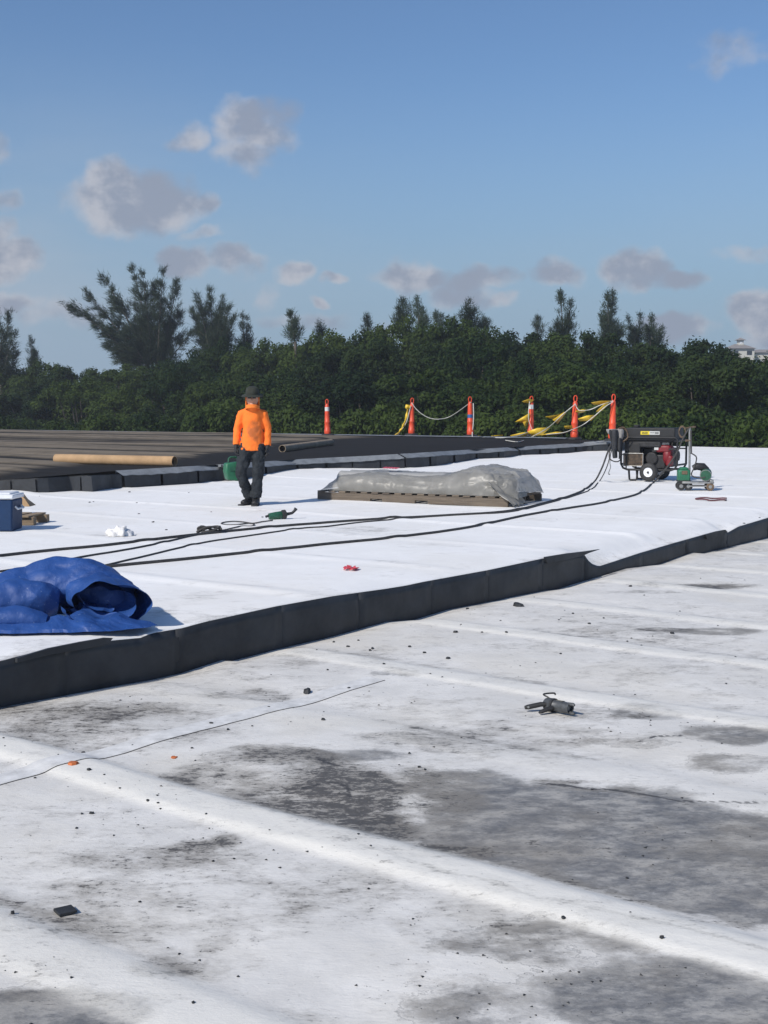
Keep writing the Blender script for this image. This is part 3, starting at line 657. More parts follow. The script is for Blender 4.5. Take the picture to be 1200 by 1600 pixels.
# metal drip edge along the far side of the black roof, in lengths
for v0 in np.arange(18.2, 51, 3.05):
    m = MB(); vv = np.linspace(v0 + .03, v0 + 3.02, 6)
    VV = []
    for v in vv:
        z = float(deck_z(np.array([UF]), np.array([v]))[0]); 
        for (du, dz) in ((-.25, .012), (-.02, .035), (.02, .03), (.02, -.12)):
            x_, y_ = xy(UF + du, v); VV.append((x_, y_, z + dz + .01))
    m.add(VV, [(j * 4 + k, j * 4 + k + 1, (j + 1) * 4 + k + 1, (j + 1) * 4 + k) for j in range(5) for k in range(3)])
    m.build('edge_strip', M['cap'], deck, angle=20)
def atD(px, py, extra=0.0):                # hit on the black roof
    z = .7
    for _ in range(40):
        q = at(px, py, z + extra); u, v = uv(q); z = .5 * z + .5 * float(deck_z(np.array([min(u, 34)]), np.array([v]))[0])
    return at(px, py, z + extra)

# ------------------------------------------------------------------ vegetation
def leaf_cloud(C, R, n, size, seed, flat=.8, tone_top=True):
    """n leaves scattered through clumps: C centres, R radii"""
    r = np.random.RandomState(seed); C = np.asarray(C); R = np.asarray(R)
    w = R ** 2; idx = r.choice(len(C), n, p=w / w.sum())
    d = r.normal(size=(n, 3)); d /= np.linalg.norm(d, axis=1)[:, None]
    rad = R[idx] * (r.uniform(.2, 1.0, n) ** .6 + np.abs(r.normal(size=n)) * .22); p = C[idx] + d * rad[:, None] * np.array([1, 1, flat])
    nrm = d + r.normal(size=(n, 3)) * .55 + np.array([0, 0, .45]); nrm /= np.linalg.norm(nrm, axis=1)[:, None]
    t = np.cross(nrm, r.normal(size=(n, 3))); t /= np.linalg.norm(t, axis=1)[:, None] + 1e-9; b = np.cross(nrm, t)
    s = size * r.uniform(.6, 1.35, n)[:, None]
    a = p - t * s; c = p + t * s; e = p + b * s * .55 - nrm * s * .18; f = p - b * s * .55 - nrm * s * .18
    V = np.stack([a, f, c, e], 1).reshape(-1, 3); Fq = np.arange(n * 4).reshape(n, 4)
    ct = r.uniform(-.25, .35, len(C))
    tone = np.repeat(np.clip(.15 + ct[idx] + r.normal(size=n) * .09, 0, 1), 4)
    return V, Fq, tone

def broadleaf(seed, h, rad, n, size):
    r = np.random.RandomState(seed); C = []; R = []
    nc = 74
    for i in range(nc):
        a = r.uniform(0, 2 * math.pi); z = r.uniform(.10, 1.0) ** .8; prof = (1 - max(0, (z - .45) / .62) ** 2.2) ** .5 * (.75 + .25 * min(1, z * 3))
        q = rad * prof * r.uniform(.30, 1.0) ** .6 * (1 + .22 * math.sin(a * 3 + seed))
        C.append((math.cos(a) * q, math.sin(a) * q, h * (z * .90 + .03 * r.uniform(-1, 1)))); R.append(r.uniform(.28, .70) * rad * .42)
    for i in range(26):                      # small uneven lumps over the top
        a = r.uniform(0, 6.28); q = rad * r.uniform(0, .9) ** .7; C.append((math.cos(a) * q, math.sin(a) * q, h * (.93 - .12 * (q / rad) ** 2 + r.uniform(-.03, .05)))); R.append(r.uniform(.22, .48))
    V, Fq, t = leaf_cloud(C, R, n, size, seed)
    tr = MB(); 
    tr.tube([(0, 0, -.6), (.1, 0, h * .2), (-.05, .1, h * .5), (.1, 0, h * .8)], [.22, .17, .11, .04], 7)
    for c in C[::5]: tr.tube([(0, 0, h * .16), (c[0] * .4, c[1] * .4, c[2] * .55), c], [.11, .07, .02], 5)
    return np_mesh('crown', V, Fq, {'tone': t}, smooth=False), tr

class Protos: pass
TREES = []
for i, (h, rad, n) in enumerate([(9.4, 2.9, 44000), (9.8, 2.5, 40000), (9.0, 3.3, 48000), (10.2, 2.7, 42000), (8.8, 3.0, 44000)]):
    cm_, tr = broadleaf(50 + i, h, rad, n, .085); trm = D.meshes.new('trunk'); trm.from_pydata(tr.v, [], tr.f); trm.update(); trm.materials.append(M['bark'])
    cm_.materials.append(M['leafA'] if i not in (1, 3) else M['leafB']); TREES.append((h, cm_, trm))
GZ = -5.2
HAZE = .0009
def plant_tree(x, y, ztop, var, rz, sxy, name, label, group):
    h, cmesh, tmesh = TREES[var]; k = (ztop - GZ) / (h * .985)
    root = empty(name, (x, y, GZ), rz, label, 'tree', group)
    for nm, me in (('crown', cmesh), ('trunk', tmesh)):
        o = D.objects.new(nm, me); COL.objects.link(o); o.parent = root
    root.scale = (sxy, sxy, k); return root
SIL = [(-200, 578), (0, 576), (60, 566), (150, 570), (215, 566), (300, 549), (400, 536), (445, 541), (480, 520), (560, 510), (640, 503), (700, 503), (760, 508), (820, 514), (850, 524), (900, 512), (940, 516), (980, 528), (1050, 545), (1085, 537), (1108, 531), (1122, 545), (1134, 566), (1200, 574), (1400, 572)]
WHERE = [(86, 'left of the tan cardboard tube'), (275, 'behind the tan cardboard tube'), (397, 'between the tan tube and the man'), (512, 'between the man and the leftmost cone'),
    (643, 'between the first and second cones'), (735, 'between the second and the blue taped cone'), (829, 'between the blue taped and fourth cones'), (897, 'between the fourth and fifth cones'),
    (956, 'between the fifth and rightmost cones'), (1075, 'behind the generator'), (1130, 'behind the green roof welder'), (9999, 'right of the green roof welder')]
def where(px): return next(w for x, w in WHERE if px < x)
def row(u, px0, px1, step, dy, jit, lab, grp, sx, varset):
    px = px0
    while px < px1:
        k = (px - 600) / F; t = u / (k * AU.x + AU.y) + random.uniform(-1.2, 1.2)
        top = interp(px, SIL) + dy + random.uniform(-jit, jit)
        z = CAM.z + ray(px, top).z / ray(px, top).y * t
        plant_tree(k * t, t, z, random.choice(varset), random.uniform(0, 6.28), sx * random.uniform(.85, 1.2), 'broadleaf_tree', lab + ', ' + where(px), grp)
        px += step * F / t * random.uniform(.8, 1.2)
row(55, -120, 1330, 2.2, 3, 11, 'broadleaf tree with crown against the sky', 'broadleaf trees at the skyline', .95, [0, 1, 2, 3, 4])
row(47.5, -120, 1330, 2.6, 34, 13, 'broadleaf tree in the middle of the thicket', 'broadleaf trees in the middle of the thicket', 1.0, [0, 1, 2, 3, 4])
row(42, -120, 1330, 3.2, 74, 14, 'broadleaf tree at the front of the thicket', 'broadleaf trees at the front of the thicket', 1.0, [0, 1, 2, 4])
# low shrubs right behind the far roof edge
SHR = []
for i in range(2):
    r = np.random.RandomState(90 + i); C = [(r.uniform(-1, 1) * 1.3, r.uniform(-1, 1) * 1.1, 3.4 + r.uniform(-.1, 1) * 1.7) for _ in range(22)] + [(r.uniform(-1, 1), r.uniform(-1, 1), r.uniform(1, 3.5)) for _ in range(10)]
    V, Fq, t = leaf_cloud(C, [r.uniform(.3, .62) for _ in C], 12000, .085, 95 + i); me = np_mesh('foliage', V, Fq, {'tone': np.clip(t + .18, 0, 1)}, smooth=False); me.materials.append(M['leafA'])
    tr = MB()
    for c in C[::3]: tr.tube([(0, 0, -.1), (c[0] * .4, c[1] * .4, c[2] * .5), c], [.06, .04, .012], 5)
    tm = D.meshes.new('stem'); tm.from_pydata(tr.v, [], tr.f); tm.materials.append(M['bark']); SHR.append((me, tm))
for px, top in [(20, 652), (95, 660), (170, 654), (245, 648), (330, 640), (420, 655), (470, 646), (555, 652), (595, 640), (690, 650), (765, 640), (800, 652), (870, 640), (925, 640), (985, 648), (1050, 640), (1110, 650), (1165, 642), (1210, 640)]:
    k = (px - 600) / F; t = 37.4 / (k * AU.x + AU.y) + random.uniform(.4, 2); z = CAM.z + ray(px, top).z / ray(px, top).y * t
    root = empty('shrub', (k * t, t, GZ), random.uniform(0, 6.28), 'low leafy shrub at the far roof edge, ' + where(px), 'shrub', 'shrubs behind the far roof edge')
    root.scale = (1, 1, (z - GZ) / 5.2); a, b = random.choice(SHR)
    for nm, me in (('foliage', a), ('stem', b)): o = D.objects.new(nm, me); COL.objects.link(o); o.parent = root

def casuarina(name, label, stems, dist, seed, lean=0.0, group=None, dens=1.0):
    """stems: (base px, base py, tip px, tip py, plume half width px); feathery upswept sprays round each stem"""
    r = np.random.RandomState(seed); base = atY(stems[0][0], stems[0][1], dist); root = empty(name, (base.x, base.y, GZ), 0, label, 'tree', group)
    V = []; tones = []; tr = MB(); px = dist / F
    for (bx, by, tx, ty, hw) in stems:
        dy = r.uniform(-1.6, 1.6); b = atY(bx, by, dist); t = atY(tx, ty, dist + dy); b = np.array(b); t = np.array(t); ln = np.linalg.norm(t - b)
        mid = (b + t) / 2 + np.array([(t[0] - b[0]) * -.12, dy * .2, ln * .04]); W = hw * px
        bez = lambda s: b * (1 - s) ** 2 + 2 * mid * s * (1 - s) + t * s * s
        tr.tube([tuple(np.array(bez(s)) - np.array(root.location)) for s in np.linspace(0, .97, 8)], list(np.linspace(.018 * ln ** .75 + .012, .008, 8)), 6)
        spire = hw < 13 and len(stems) < 5
        nb = int(((10 + ln * 6) if spire else (12 + ln * 6.0)) * dens)
        for i in range(nb):
            s = r.uniform(.10, 1.0); p = bez(s); ax = bez(min(1, s + .02)) - bez(s - .02); ax /= np.linalg.norm(ax)
            side = r.normal(size=3); side -= ax * side.dot(ax); side /= np.linalg.norm(side)
            L = W * ((3.1 - 3.0 * s ** .9) if spire else (1.35 - 1.15 * s ** 1.3)) * r.uniform(.45, 1.35); dirv = side * (.60 if spire else .72) + ax * (.74 if spire else .62) + np.array([lean * .3, 0, .12]); dirv /= np.linalg.norm(dirv)
            q = p + dirv * L
            if L > .5 and i % 2 == 0: tr.tube([tuple(p - np.array(root.location)), tuple(q - np.array(root.location))], [.022, .006], 3)
            nt_ = int(22 + L * 46); tn = np.clip(r.normal(.35, .22), 0, 1)
            for k in range(nt_):
                f = r.uniform(.12, 1.1) ** .7; o = p + dirv * L * f + r.normal(size=3) * (.05 + .06 * f)
                nd = dirv * .50 + ax * .55 + r.normal(size=3) * .34 + np.array([lean * .25, 0, -.10]); nd /= np.linalg.norm(nd)
                wv = np.cross(nd, r.normal(size=3)); wv /= np.linalg.norm(wv) + 1e-9; nl = r.uniform(.22, .48) * ((1.05 - .55 * s) if spire else 1); nw = r.uniform(.010, .020)
                V += [o - wv * nw, o + wv * nw, o + nd * nl + np.array([0, 0, -.04])]; tones += [tn] * 3
    V = np.array(V) - np.array(root.location)
    me = np_mesh('crown', V, np.arange(len(V)).reshape(-1, 3), {'tone': tones}, smooth=False); link('crown', me, M['needle'], root)
    low = MB(); low.tube([(0, 0, -.1), (0, 0, base.z - GZ + .4)], [.26, .07 if len(stems) < 5 else .16], 7); tr.add(low.v, low.f); tr.build('trunk', M['bark'], root)
    return root
casuarina('casuarina_tree', 'tall dark casuarina with many stems fanning out and leaning left, largest on the skyline',
    [(232, 590, 98, 470, 20), (232, 590, 128, 452, 24), (234, 585, 160, 432, 24), (236, 590, 150, 505, 26), (240, 590, 208, 420, 20), (240, 590, 222, 424, 17), (244, 590, 240, 445, 18), (246, 590, 256, 420, 17), (250, 590, 278, 440, 20), (250, 590, 282, 488, 26), (240, 590, 182, 470, 26), (238, 590, 195, 520, 28), (246, 590, 262, 510, 30), (240, 590, 225, 500, 30), (236, 590, 168, 540, 24), (250, 590, 300, 520, 18)], 84, 1, -.5, dens=1.25)
casuarina('casuarina_tree', 'bushy rounded casuarina standing just right of the large leaning one',
    [(332, 580, 308, 462, 18), (334, 580, 328, 455, 18), (336, 580, 346, 466, 18), (336, 580, 358, 478, 16), (334, 580, 298, 485, 18), (338, 580, 368, 495, 14), (336, 580, 340, 500, 26), (330, 580, 315, 515, 24), (338, 580, 352, 520, 22)], 84, 2, -.1, dens=1.3)
casuarina('casuarina_tree', 'slim forked casuarina standing right of the bushy rounded one', [(383, 570, 378, 487, 8), (385, 570, 386, 492, 8)], 86, 3)
casuarina('casuarina_tree', 'casuarina cut off by the left edge of the photo', [(2, 600, 14, 486, 13), (0, 600, -12, 470, 18), (4, 600, 24, 520, 13), (6, 600, 26, 552, 9), (0, 600, 4, 515, 16), (-2, 600, -20, 520, 18)], 86, 4, .2)
casuarina('casuarina_tree', 'small thin casuarina alone near the left edge of the photo', [(54, 600, 48, 526, 8), (54, 600, 54, 545, 8)], 92, 5)
for k, (stems, lab) in enumerate([
    ([(462, 545, 452, 484, 8), (460, 545, 462, 500, 8)], 'small bent casuarina tip above the thicket, left of centre'),
    ([(500, 540, 499, 502, 6)], 'tiny casuarina tip right of the small bent one'),
    ([(575, 530, 573, 491, 6)], 'short casuarina tip left of the central pair'),
    ([(632, 530, 629, 468, 12), (632, 530, 622, 480, 8)], 'left casuarina of the central pair above the thicket'),
    ([(656, 530, 651, 465, 9), (657, 530, 660, 482, 8)], 'right casuarina of the central pair above the thicket'),
    ([(684, 530, 681, 488, 6), (686, 530, 690, 492, 5)], 'tiny twin casuarina tips right of the central pair'),
    ([(733, 535, 732, 468, 11), (734, 535, 741, 485, 9)], 'single spire casuarina in the middle of the right half skyline'),
    ([(757, 530, 758, 498, 7)], 'pale little casuarina tip right of the single spire'),
    ([(842, 540, 840, 494, 8)], 'pale faint casuarina tip left of the tall twin spires'),
    ([(882, 560, 876, 453, 10), (884, 560, 892, 465, 8), (880, 560, 872, 500, 12)], 'tall twin spired casuarina above the cones'),
    ([(952, 560, 949, 452, 10), (954, 560, 958, 452, 9), (952, 560, 940, 492, 12), (954, 560, 964, 500, 12)], 'tall dense casuarina, twin topped, right of the twin spired one'),
    ([(993, 565, 982, 494, 8), (994, 565, 1000, 491, 8), (993, 565, 990, 515, 12)], 'open branched casuarina right of the dense twin topped one'),
    ([(1021, 565, 1018, 493, 7), (1022, 565, 1034, 512, 8), (1020, 565, 1010, 510, 8)], 'open branched casuarina, rightmost of the skyline row')]):
    casuarina('casuarina_tree', lab, stems, 70 + (k % 3) * 5, 20 + k, .05, dens=1.15)

# ------------------------------------------------------------------ the house far off on the right
HD = 230.0
def hp(px, py): p = atY(px, py, HD); return p.x, p.z
hx0, _ = hp(1136, 560); hx1, _ = hp(1171, 560); _, zt = hp(1150, 546); _, zr = hp(1150, 540)
house = empty('house', ((hx0 + hx1) / 2, HD, GZ), 0, 'cream house with hipped grey roof and little roof turret beyond the trees', 'house')
hx = house.location.x; HW = hx1 - hx0
b = MB(); b.box((0, 0, (zt - GZ) / 2), (HW, 6, zt - GZ)); b.build('wall', M['cream'], house, smooth=False)
rf = MB(); zz = zt - GZ + .02
def hip(m, cx, cy, w, d, z, h, ridge):
    m.add([(cx - w / 2, cy - d / 2, z), (cx + w / 2, cy - d / 2, z), (cx + w / 2, cy + d / 2, z), (cx - w / 2, cy + d / 2, z), (cx - ridge / 2, cy, z + h), (cx + ridge / 2, cy, z + h)], [(0, 1, 5, 4), (2, 3, 4, 5), (1, 2, 5), (3, 0, 4), (3, 2, 1, 0)])
hip(rf, 0, 0, HW + .7, 6.8, zz, zr - zt + .25, HW * .4); ro = rf.build('roof', M['rooftile'], house, smooth=False)
t_ = MB(); tx = hp(1156.5, 540)[0] - hx; t_.box((tx, 0, zr - GZ + .45), (.9, 1.2, 1.0)); t_.build('turret', M['cream'], house, smooth=False)
t2 = MB(); hip(t2, tx, 0, 1.7, 2.0, zr - GZ + .97, .45, .2); t2.build('turret_roof', M['rooftile'], house, smooth=False)
wn = MB(); wn.box((tx, -.62, zr - GZ + .5), (.5, .04, .4)); wn.build('window', M['lid'], house, smooth=False)
for wx_ in (-.32, .28):
    w = MB(); w.box((HW * wx_, -3.02, zt - GZ - .75), (.9, .06, .75)); w.build('window', M['glass'], house, smooth=False)
wing0, _ = hp(1172, 550); wing1, _ = hp(1240, 550); _, wz = hp(1180, 551); _, wzr = hp(1180, 545)
b = MB(); b.box(((wing0 + wing1) / 2 - hx, 3, (wz - GZ) / 2), (wing1 - wing0, 6, wz - GZ)); b.build('wing_wall', M['cream'], house, smooth=False)
rf = MB(); hip(rf, (wing0 + wing1) / 2 - hx, 3, wing1 - wing0 + .7, 6.8, wz - GZ + .02, wzr - wz, (wing1 - wing0) * .7); rf.build('wing_roof', M['rooftile'], house, smooth=False)

# ------------------------------------------------------------------ cones, ropes and pennants along the far roof edge
def make_cone(h, band, tape, label, loc, lean=(0, 0)):
    root = empty('delineator_cone', loc, random.uniform(-.3, .3), label, 'traffic cone', 'orange tube cones along the far roof edge')
    root.rotation_euler = (lean[0], lean[1], random.uniform(-.4, .4))
    b = MB(); b.lathe([(.02, 0), (.235, 0), (.235, .035), (.20, .06), (.12, .075), (.02, .075)], n=8); b.build('base', M['rubber'], root, bevel=.006)
    k = h / 1.15; prof = [(.105, .06), (.112, .09), (.112, .20), (.100, .215), (.094, .40), (.100, .42), (.100, .46), (.090, .475), (.082, .70), (.076, .86), (.068, .98), (.05, 1.02), (.02, 1.03)]
    m = MB(); m.lathe([(r_, z * k) for r_, z in prof], n=18); body = m.build('tube', M['cone'], root)
    hd = MB(); hd.tube([(0, .0, 1.0 * k), (-.045, 0, 1.05 * k), (-.048, 0, 1.13 * k), (-.02, 0, 1.175 * k), (.02, 0, 1.175 * k), (.048, 0, 1.13 * k), (.045, 0, 1.05 * k), (0, 0, 1.0 * k)], .017, 7); hd.build('handle', M['cone'], root)
    if band:
        w = MB(); w.lathe([(.076, .80 * k), (.0795, .80 * k), (.0765, .93 * k), (.073, .93 * k)], n=18); w.build('reflective_band', M['white_band'], root)
    if tape:
        w = MB(); w.lathe([(.086, .56 * k), (.0915, .56 * k), (.0885, .66 * k), (.083, .66 * k)], n=18); w.build('tape_band', M['blue_tape'], root)
    return root
CONES = [(512, 681, 624, 1, 0, 'orange tube cone with white band, leftmost and standing apart'), (643, 680.5, 622, 0, 0, 'plain orange tube cone holding the left end of the sagging white rope'),
         (735, 682.5, 620, 0, 1, 'orange tube cone wrapped with blue tape'), (829, 681.5, 619, 1, 0, 'orange tube cone with white band among yellow pennants'),
         (897, 687, 618, 0, 0, 'plain orange tube cone between two slanting pennant lines'), (956, 689, 616, 0, 0, 'orange tube cone behind the generator, rightmost of the row')]
CP = []
for (px, py, pt, band, tape, lab) in CONES:
    p = atD(px, py); h = (ray(px, pt).z / ray(px, pt).y - ray(px, py).z / ray(px, py).y) * p.y
    make_cone(h * .975, band, tape, lab, p, (0, random.uniform(-.02, .03))); CP.append((p, h))
def conept(i, f, dx=0.0, dy=-.1):
    p, h = CP[i]; return p + Vector((dx, dy, h * f))
def rope(name, pts, r, material, label=None, cat='rope', n=6, parent=None, group=None):
    m = MB(); m.tube(smooth_path(pts, 7), r, n); o = m.build(name, material, parent)
    if label: tag(o, label, cat, group)
    return o
a, b = conept(1, .88), conept(2, .86); mid = atY(685, 655, a.y)
rope('rope', [a, atY(652, 641, a.y), atY(668, 652, a.y), mid, atY(705, 650, a.y), b], .014, M['rope'], 'white rope sagging between the second and third cone')
def band_strip(m, pts, w, tw=0.0, seed=0):
    pts = smooth_path(pts, 5); VV = []; r = random.Random(seed)
    for i, p in enumerate(pts):
        t = (pts[min(i + 1, len(pts) - 1)] - pts[max(i - 1, 0)]).normalized(); s = t.cross(Vector((0, 1, 0))); s = s.normalized() if s.length > 1e-4 else Vector((0, 0, 1))
        s = (s + Vector((0, math.sin(i * .9 + seed) * .8, 0))).normalized(); ww = w * (.7 + .3 * math.sin(i * 1.3 + seed)); VV += [p - s * ww, p + s * ww]
    m.add(VV, [(2 * i, 2 * i + 1, 2 * i + 3, 2 * i + 2) for i in range(len(pts) - 1)])
Yc = CP[1][0].y - .1
m = MB(); band_strip(m, [atY(641, 634, Yc), atY(637, 640, Yc), atY(634, 655, Yc), atY(629, 667, Yc), atY(624, 675, Yc), atD(617, 681, .02)], .05, seed=3)
m.add([atY(641, 633, Yc), atY(634, 632, Yc), atY(633, 637, Yc - .05), atY(637, 641, Yc)], [(0, 1, 2, 3)])
tape = tag(m.build('caution_tape', M['yellow'], None), 'yellow tape hanging slack from the second cone to the roof', 'tape'); sd = tape.modifiers.new('t', 'SOLIDIFY'); sd.thickness = .004
rope('tape_cord', [atY(642, 634, Yc), atY(639, 645, Yc), atY(634, 662, Yc), atD(622, 679, .03)], .014, M['rope'], None, parent=tape)
Y3 = CP[2][0].y - .12
rope('rope', [conept(2, .84, .08), atY(740, 650, Y3), atY(739, 668, Y3), atY(738, 676, Y3), atD(738, 683, .02)], .016, M['rope'], 'white rope end hanging down the blue taped cone')
def pennant_line(label, path, flags, thick=.012):
    pl = rope('pennant_line', path, thick, M['rope'], label, 'pennant line', group='yellow pennant lines along the far roof edge')
    for k, (pts) in enumerate(flags):
        m = MB(); c = sum(pts, Vector()) / len(pts); n = len(pts); pts = [c + (q - c) * 1.3 for q in pts]
        VV = list(pts) + [c + Vector((0, -.07 * (1 if k % 2 else -1), .02))]; m.add(VV, [(i, (i + 1) % n, n) for i in range(n)])
        o = m.build('pennant', M['yellow'], pl, smooth=True, angle=180); s_ = o.modifiers.new('t', 'SOLIDIFY'); s_.thickness = .005
    return pl
def fl(Y, *pts): return [atY(x, y, Y + i * .04) for i, (x, y) in enumerate(pts)]
Y4 = CP[3][0].y - .2; Y5 = CP[4][0].y - .2; Y6 = CP[5][0].y - .25
pennant_line('pennant line lying along the roof edge right of the blue taped cone', [atD(738, 683, .02), atD(760, 683, .02), atD(785, 684, .02), atD(808, 681, .06), conept(3, .10, -.1)],
    [fl(Y4, (770, 681), (784, 680), (782, 684.5), (769, 684)), fl(Y4, (801, 680), (816, 676.5), (828, 677), (820, 681.5), (803, 683)), fl(Y4, (742, 681.5), (750, 681), (749, 684), (742, 684))])
pennant_line('slanting pennant line rising from the roof near the white banded cone to the next cone', [atD(790, 688, .03), atD(812, 690, .04), atY(832, 682, Y4 - .6), atY(858, 667, Y5 + .8), atY(880, 647, Y5), conept(4, .80)],
    [fl(Y5 + .3, (856, 651), (870, 649), (881, 645), (873, 656), (867, 655)), fl(Y4 - .6, (828, 674), (840, 670), (856, 669), (846, 678), (834, 680)), fl(Y4 - .8, (791, 689), (797, 685.5), (818, 685.5), (814, 689.5), (803, 692)), fl(Y5 + .3, (866, 655), (880, 645.5), (882, 647), (872, 660))])
pennant_line('pennant line draped down the white banded cone from its top', [conept(3, .88, -.05), atY(826, 640, Y4), atY(826, 655, Y4), atY(830, 668, Y4), atY(833, 673, Y4)],
    [fl(Y4, (818, 627), (826, 624), (832, 625.5), (828, 629), (820, 629)), fl(Y4, (808, 658), (818, 652), (826, 647), (825, 659), (816, 660)), fl(Y4, (818, 660), (824, 658), (821, 668))])
pennant_line('upper pennant line between the two rightmost cones', [conept(4, .82), atY(905, 641, Y5), atY(922, 640, Y6), atY(938, 633, Y6), conept(5, .86)],
    [fl(Y6, (927, 629), (938, 627), (951, 626.5), (945, 631), (930, 631.5)), fl(Y5, (901, 642.5), (910, 640), (916, 640.5), (910, 644), (902, 644.5))])
pennant_line('lower pennant line between the two rightmost cones', [atY(853, 679, Y5), atY(880, 676, Y5), atY(897, 670, Y5), atY(912, 663, Y6), atY(930, 649, Y6), atY(945, 636, Y6), conept(5, .84)],
    [fl(Y6, (934, 641), (946, 630), (951, 628.5), (944, 638), (938, 642)), fl(Y6, (906, 654), (916, 650.5), (929, 649), (922, 656), (908, 657)), fl(Y5, (883, 666), (893, 665.5), (893, 669), (884, 669.5)), fl(Y5, (849, 679), (868, 675.5), (882, 676), (870, 679.5), (853, 681))])

# ------------------------------------------------------------------ tubes on the black roof
def tube_core(name, a, b, r, material, label, cat):
    root = empty(name, a, 0, label, cat); d = b - a
    m = MB(); n = 20; ax = d.normalized(); u_ = ax.cross(Vector((0, 0, 1))).normalized(); w_ = u_.cross(ax); ri = r * .86
    def ring(o, rr): return [o + u_ * math.cos(6.2832 * k / n) * rr + w_ * math.sin(6.2832 * k / n) * rr for k in range(n)]
    z = Vector(); m.loft([ring(d * .002, ri), ring(z, ri), ring(z, r), ring(d * .25, r * 1.01), ring(d * .5, r * .99), ring(d * .75, r * 1.01), ring(d, r), ring(d, ri), ring(d * .97, ri)], True, False); m.build('tube_wall', material, root)
    i2 = MB(); i2.loft([ring(d * .03, ri * .995), ring(d * .97, ri * .995)], True, True); i2.build('tube_inside', M['hole'], root); return root
R_ = .10
a = atD(88, 717, R_ * .9); b = atD(273, 721, R_ * .9); tube_core('cardboard_tube', a, b, R_, M['cardboard'], 'long tan cardboard roll core lying on the stripped black roof', 'cardboard tube')
a = atD(441, 701, R_ * .8); b = atD(517, 691, R_ * .8); tube_core('cardboard_tube', a, b, R_ * .88, M['cardboard_grey'], 'grey weathered roll core lying on the black roof behind the man', 'cardboard tube')

# ------------------------------------------------------------------ pallet with a wrapped roll of roofing
pl = atU(496, 781); pr = atU(793, 792.5); ax = (pr - pl); ax.z = 0; LEN = ax.length; ang = math.atan2(ax.y, ax.x); PD = 1.30
pz = .5 * (pl.z + pr.z)
pal = empty('wooden_pallet', (pl.x, pl.y, pz + .004), ang, 'long weathered wooden pallet on the white roof under the wrapped roll', 'pallet')
SH = .118
for yy in (.025, PD * .5, PD - .025):       # stringers with two fork notches
    m = MB(); prof = [(0, 0), (.95, 0), (.95, .045), (1.16, .045), (1.16, 0), (1.72, 0), (1.72, .045), (1.94, .045), (1.94, 0), (LEN, 0), (LEN, SH), (1.94, SH), (1.72, SH), (1.16, SH), (.95, SH), (0, SH)]
    n = len(prof); A = [(x, yy - .024, z) for x, z in prof]; B = [(x, yy + .024, z) for x, z in prof]
    faces = []
    for q in ((0, 1, 14, 15), (1, 2, 13, 14), (2, 3, 12, 13), (3, 4, 5, 12), (5, 6, 11, 12), (6, 7, 10, 11), (7, 8, 9, 10)): faces += [q, tuple(i + n for i in q[::-1])]
    # simple prism sides
    faces = [(0, 1, 14, 15), (1, 2, 13, 14), (2, 3, 12, 13), (3, 4, 5, 12), (5, 6, 11, 12), (6, 7, 10, 11), (7, 8, 9, 10)]
    faces = faces + [tuple(i + n for i in f[::-1]) for f in faces] + [((i + 1) % n, i, i + n, (i + 1) % n + n) for i in range(n)]
    m.add(A + B, faces); m.build('stringer', M['wood'], pal, smooth=False, bevel=.004)
nb = 17
for i in range(nb):
    m = MB(); m.box((.07 + (LEN - .14) * i / (nb - 1), PD / 2, SH + .014 + random.uniform(-.002, .002)), (.115, PD + random.uniform(-.02, .03), .022), rot=random.uniform(-.012, .012)); m.build('deck_board', M['wood'], pal, smooth=False, bevel=.003)
for i in (0, 5, 11, 16):
    pass
DECK = SH + .026
rollt = empty('wrapped_roofing_roll', (pl.x, pl.y, pz + DECK), ang, 'rolls of roofing under crumpled clear plastic on the long pallet', 'roofing roll')
for (yy, rr, zz, x0, x1) in ((.36, .15, .15, .22, 2.95), (.72, .15, .15, .20, 2.98), (.98, .12, .12, .25, 2.9)):
    m = MB(); m.tube([(x0, yy, zz), (x1, yy, zz)], rr, 20); m.build('membrane_roll', mat('roll_white', (.30, .30, .295), .6, var=.1) if yy < .4 else D.materials['roll_white'], rollt)
wm = D.materials.new('crumpled_clear_plastic'); wm.use_nodes = True; nt = wm.node_tree; p = nt.nodes['Principled BSDF']
p.inputs['Base Color'].default_value = (.36, .365, .37, 1); p.inputs['Roughness'].default_value = .38; p.inputs['Specular IOR Level'].default_value = .5
tr_ = nn(nt, 'ShaderNodeBsdfTransparent'); mx = nn(nt, 'ShaderNodeMixShader'); mx.inputs[0].default_value = .66
tc = nn(nt, 'ShaderNodeTexCoord'); n1 = nn(nt, 'ShaderNodeTexNoise'); nt.links.new(tc.outputs['Object'], n1.inputs['Vector']); n1.inputs['Scale'].default_value = 5; n1.inputs['Detail'].default_value = 7
cr = nn(nt, 'ShaderNodeMix', data_type='RGBA'); nt.links.new(n1.outputs[0], cr.inputs[0]); cr.inputs[6].default_value = (.15, .145, .13, 1); cr.inputs[7].default_value = (.33, .325, .305, 1); nt.links.new(cr.outputs[2], p.inputs['Base Color'])
bp = nn(nt, 'ShaderNodeBump'); n2 = nn(nt, 'ShaderNodeTexVoronoi'); nt.links.new(tc.outputs['Object'], n2.inputs['Vector']); n2.inputs['Scale'].default_value = 7; nt.links.new(n2.outputs[0], bp.inputs['Height']); bp.inputs['Strength'].default_value = .20; bp.inputs['Distance'].default_value = .04; nt.links.new(bp.outputs[0], p.inputs['Normal'])
nt.links.new(tr_.outputs[0], mx.inputs[1]); nt.links.new(p.outputs[0], mx.inputs[2]); nt.links.new(mx.outputs[0], nt.nodes['Material Output'].inputs[0])
HP = [(0, .02), (.03, .14), (.08, .27), (.2, .315), (.4, .30), (.55, .29), (.66, .34), (.78, .45), (.86, .40), (.93, .36), (.97, .26), (1.0, .03)]
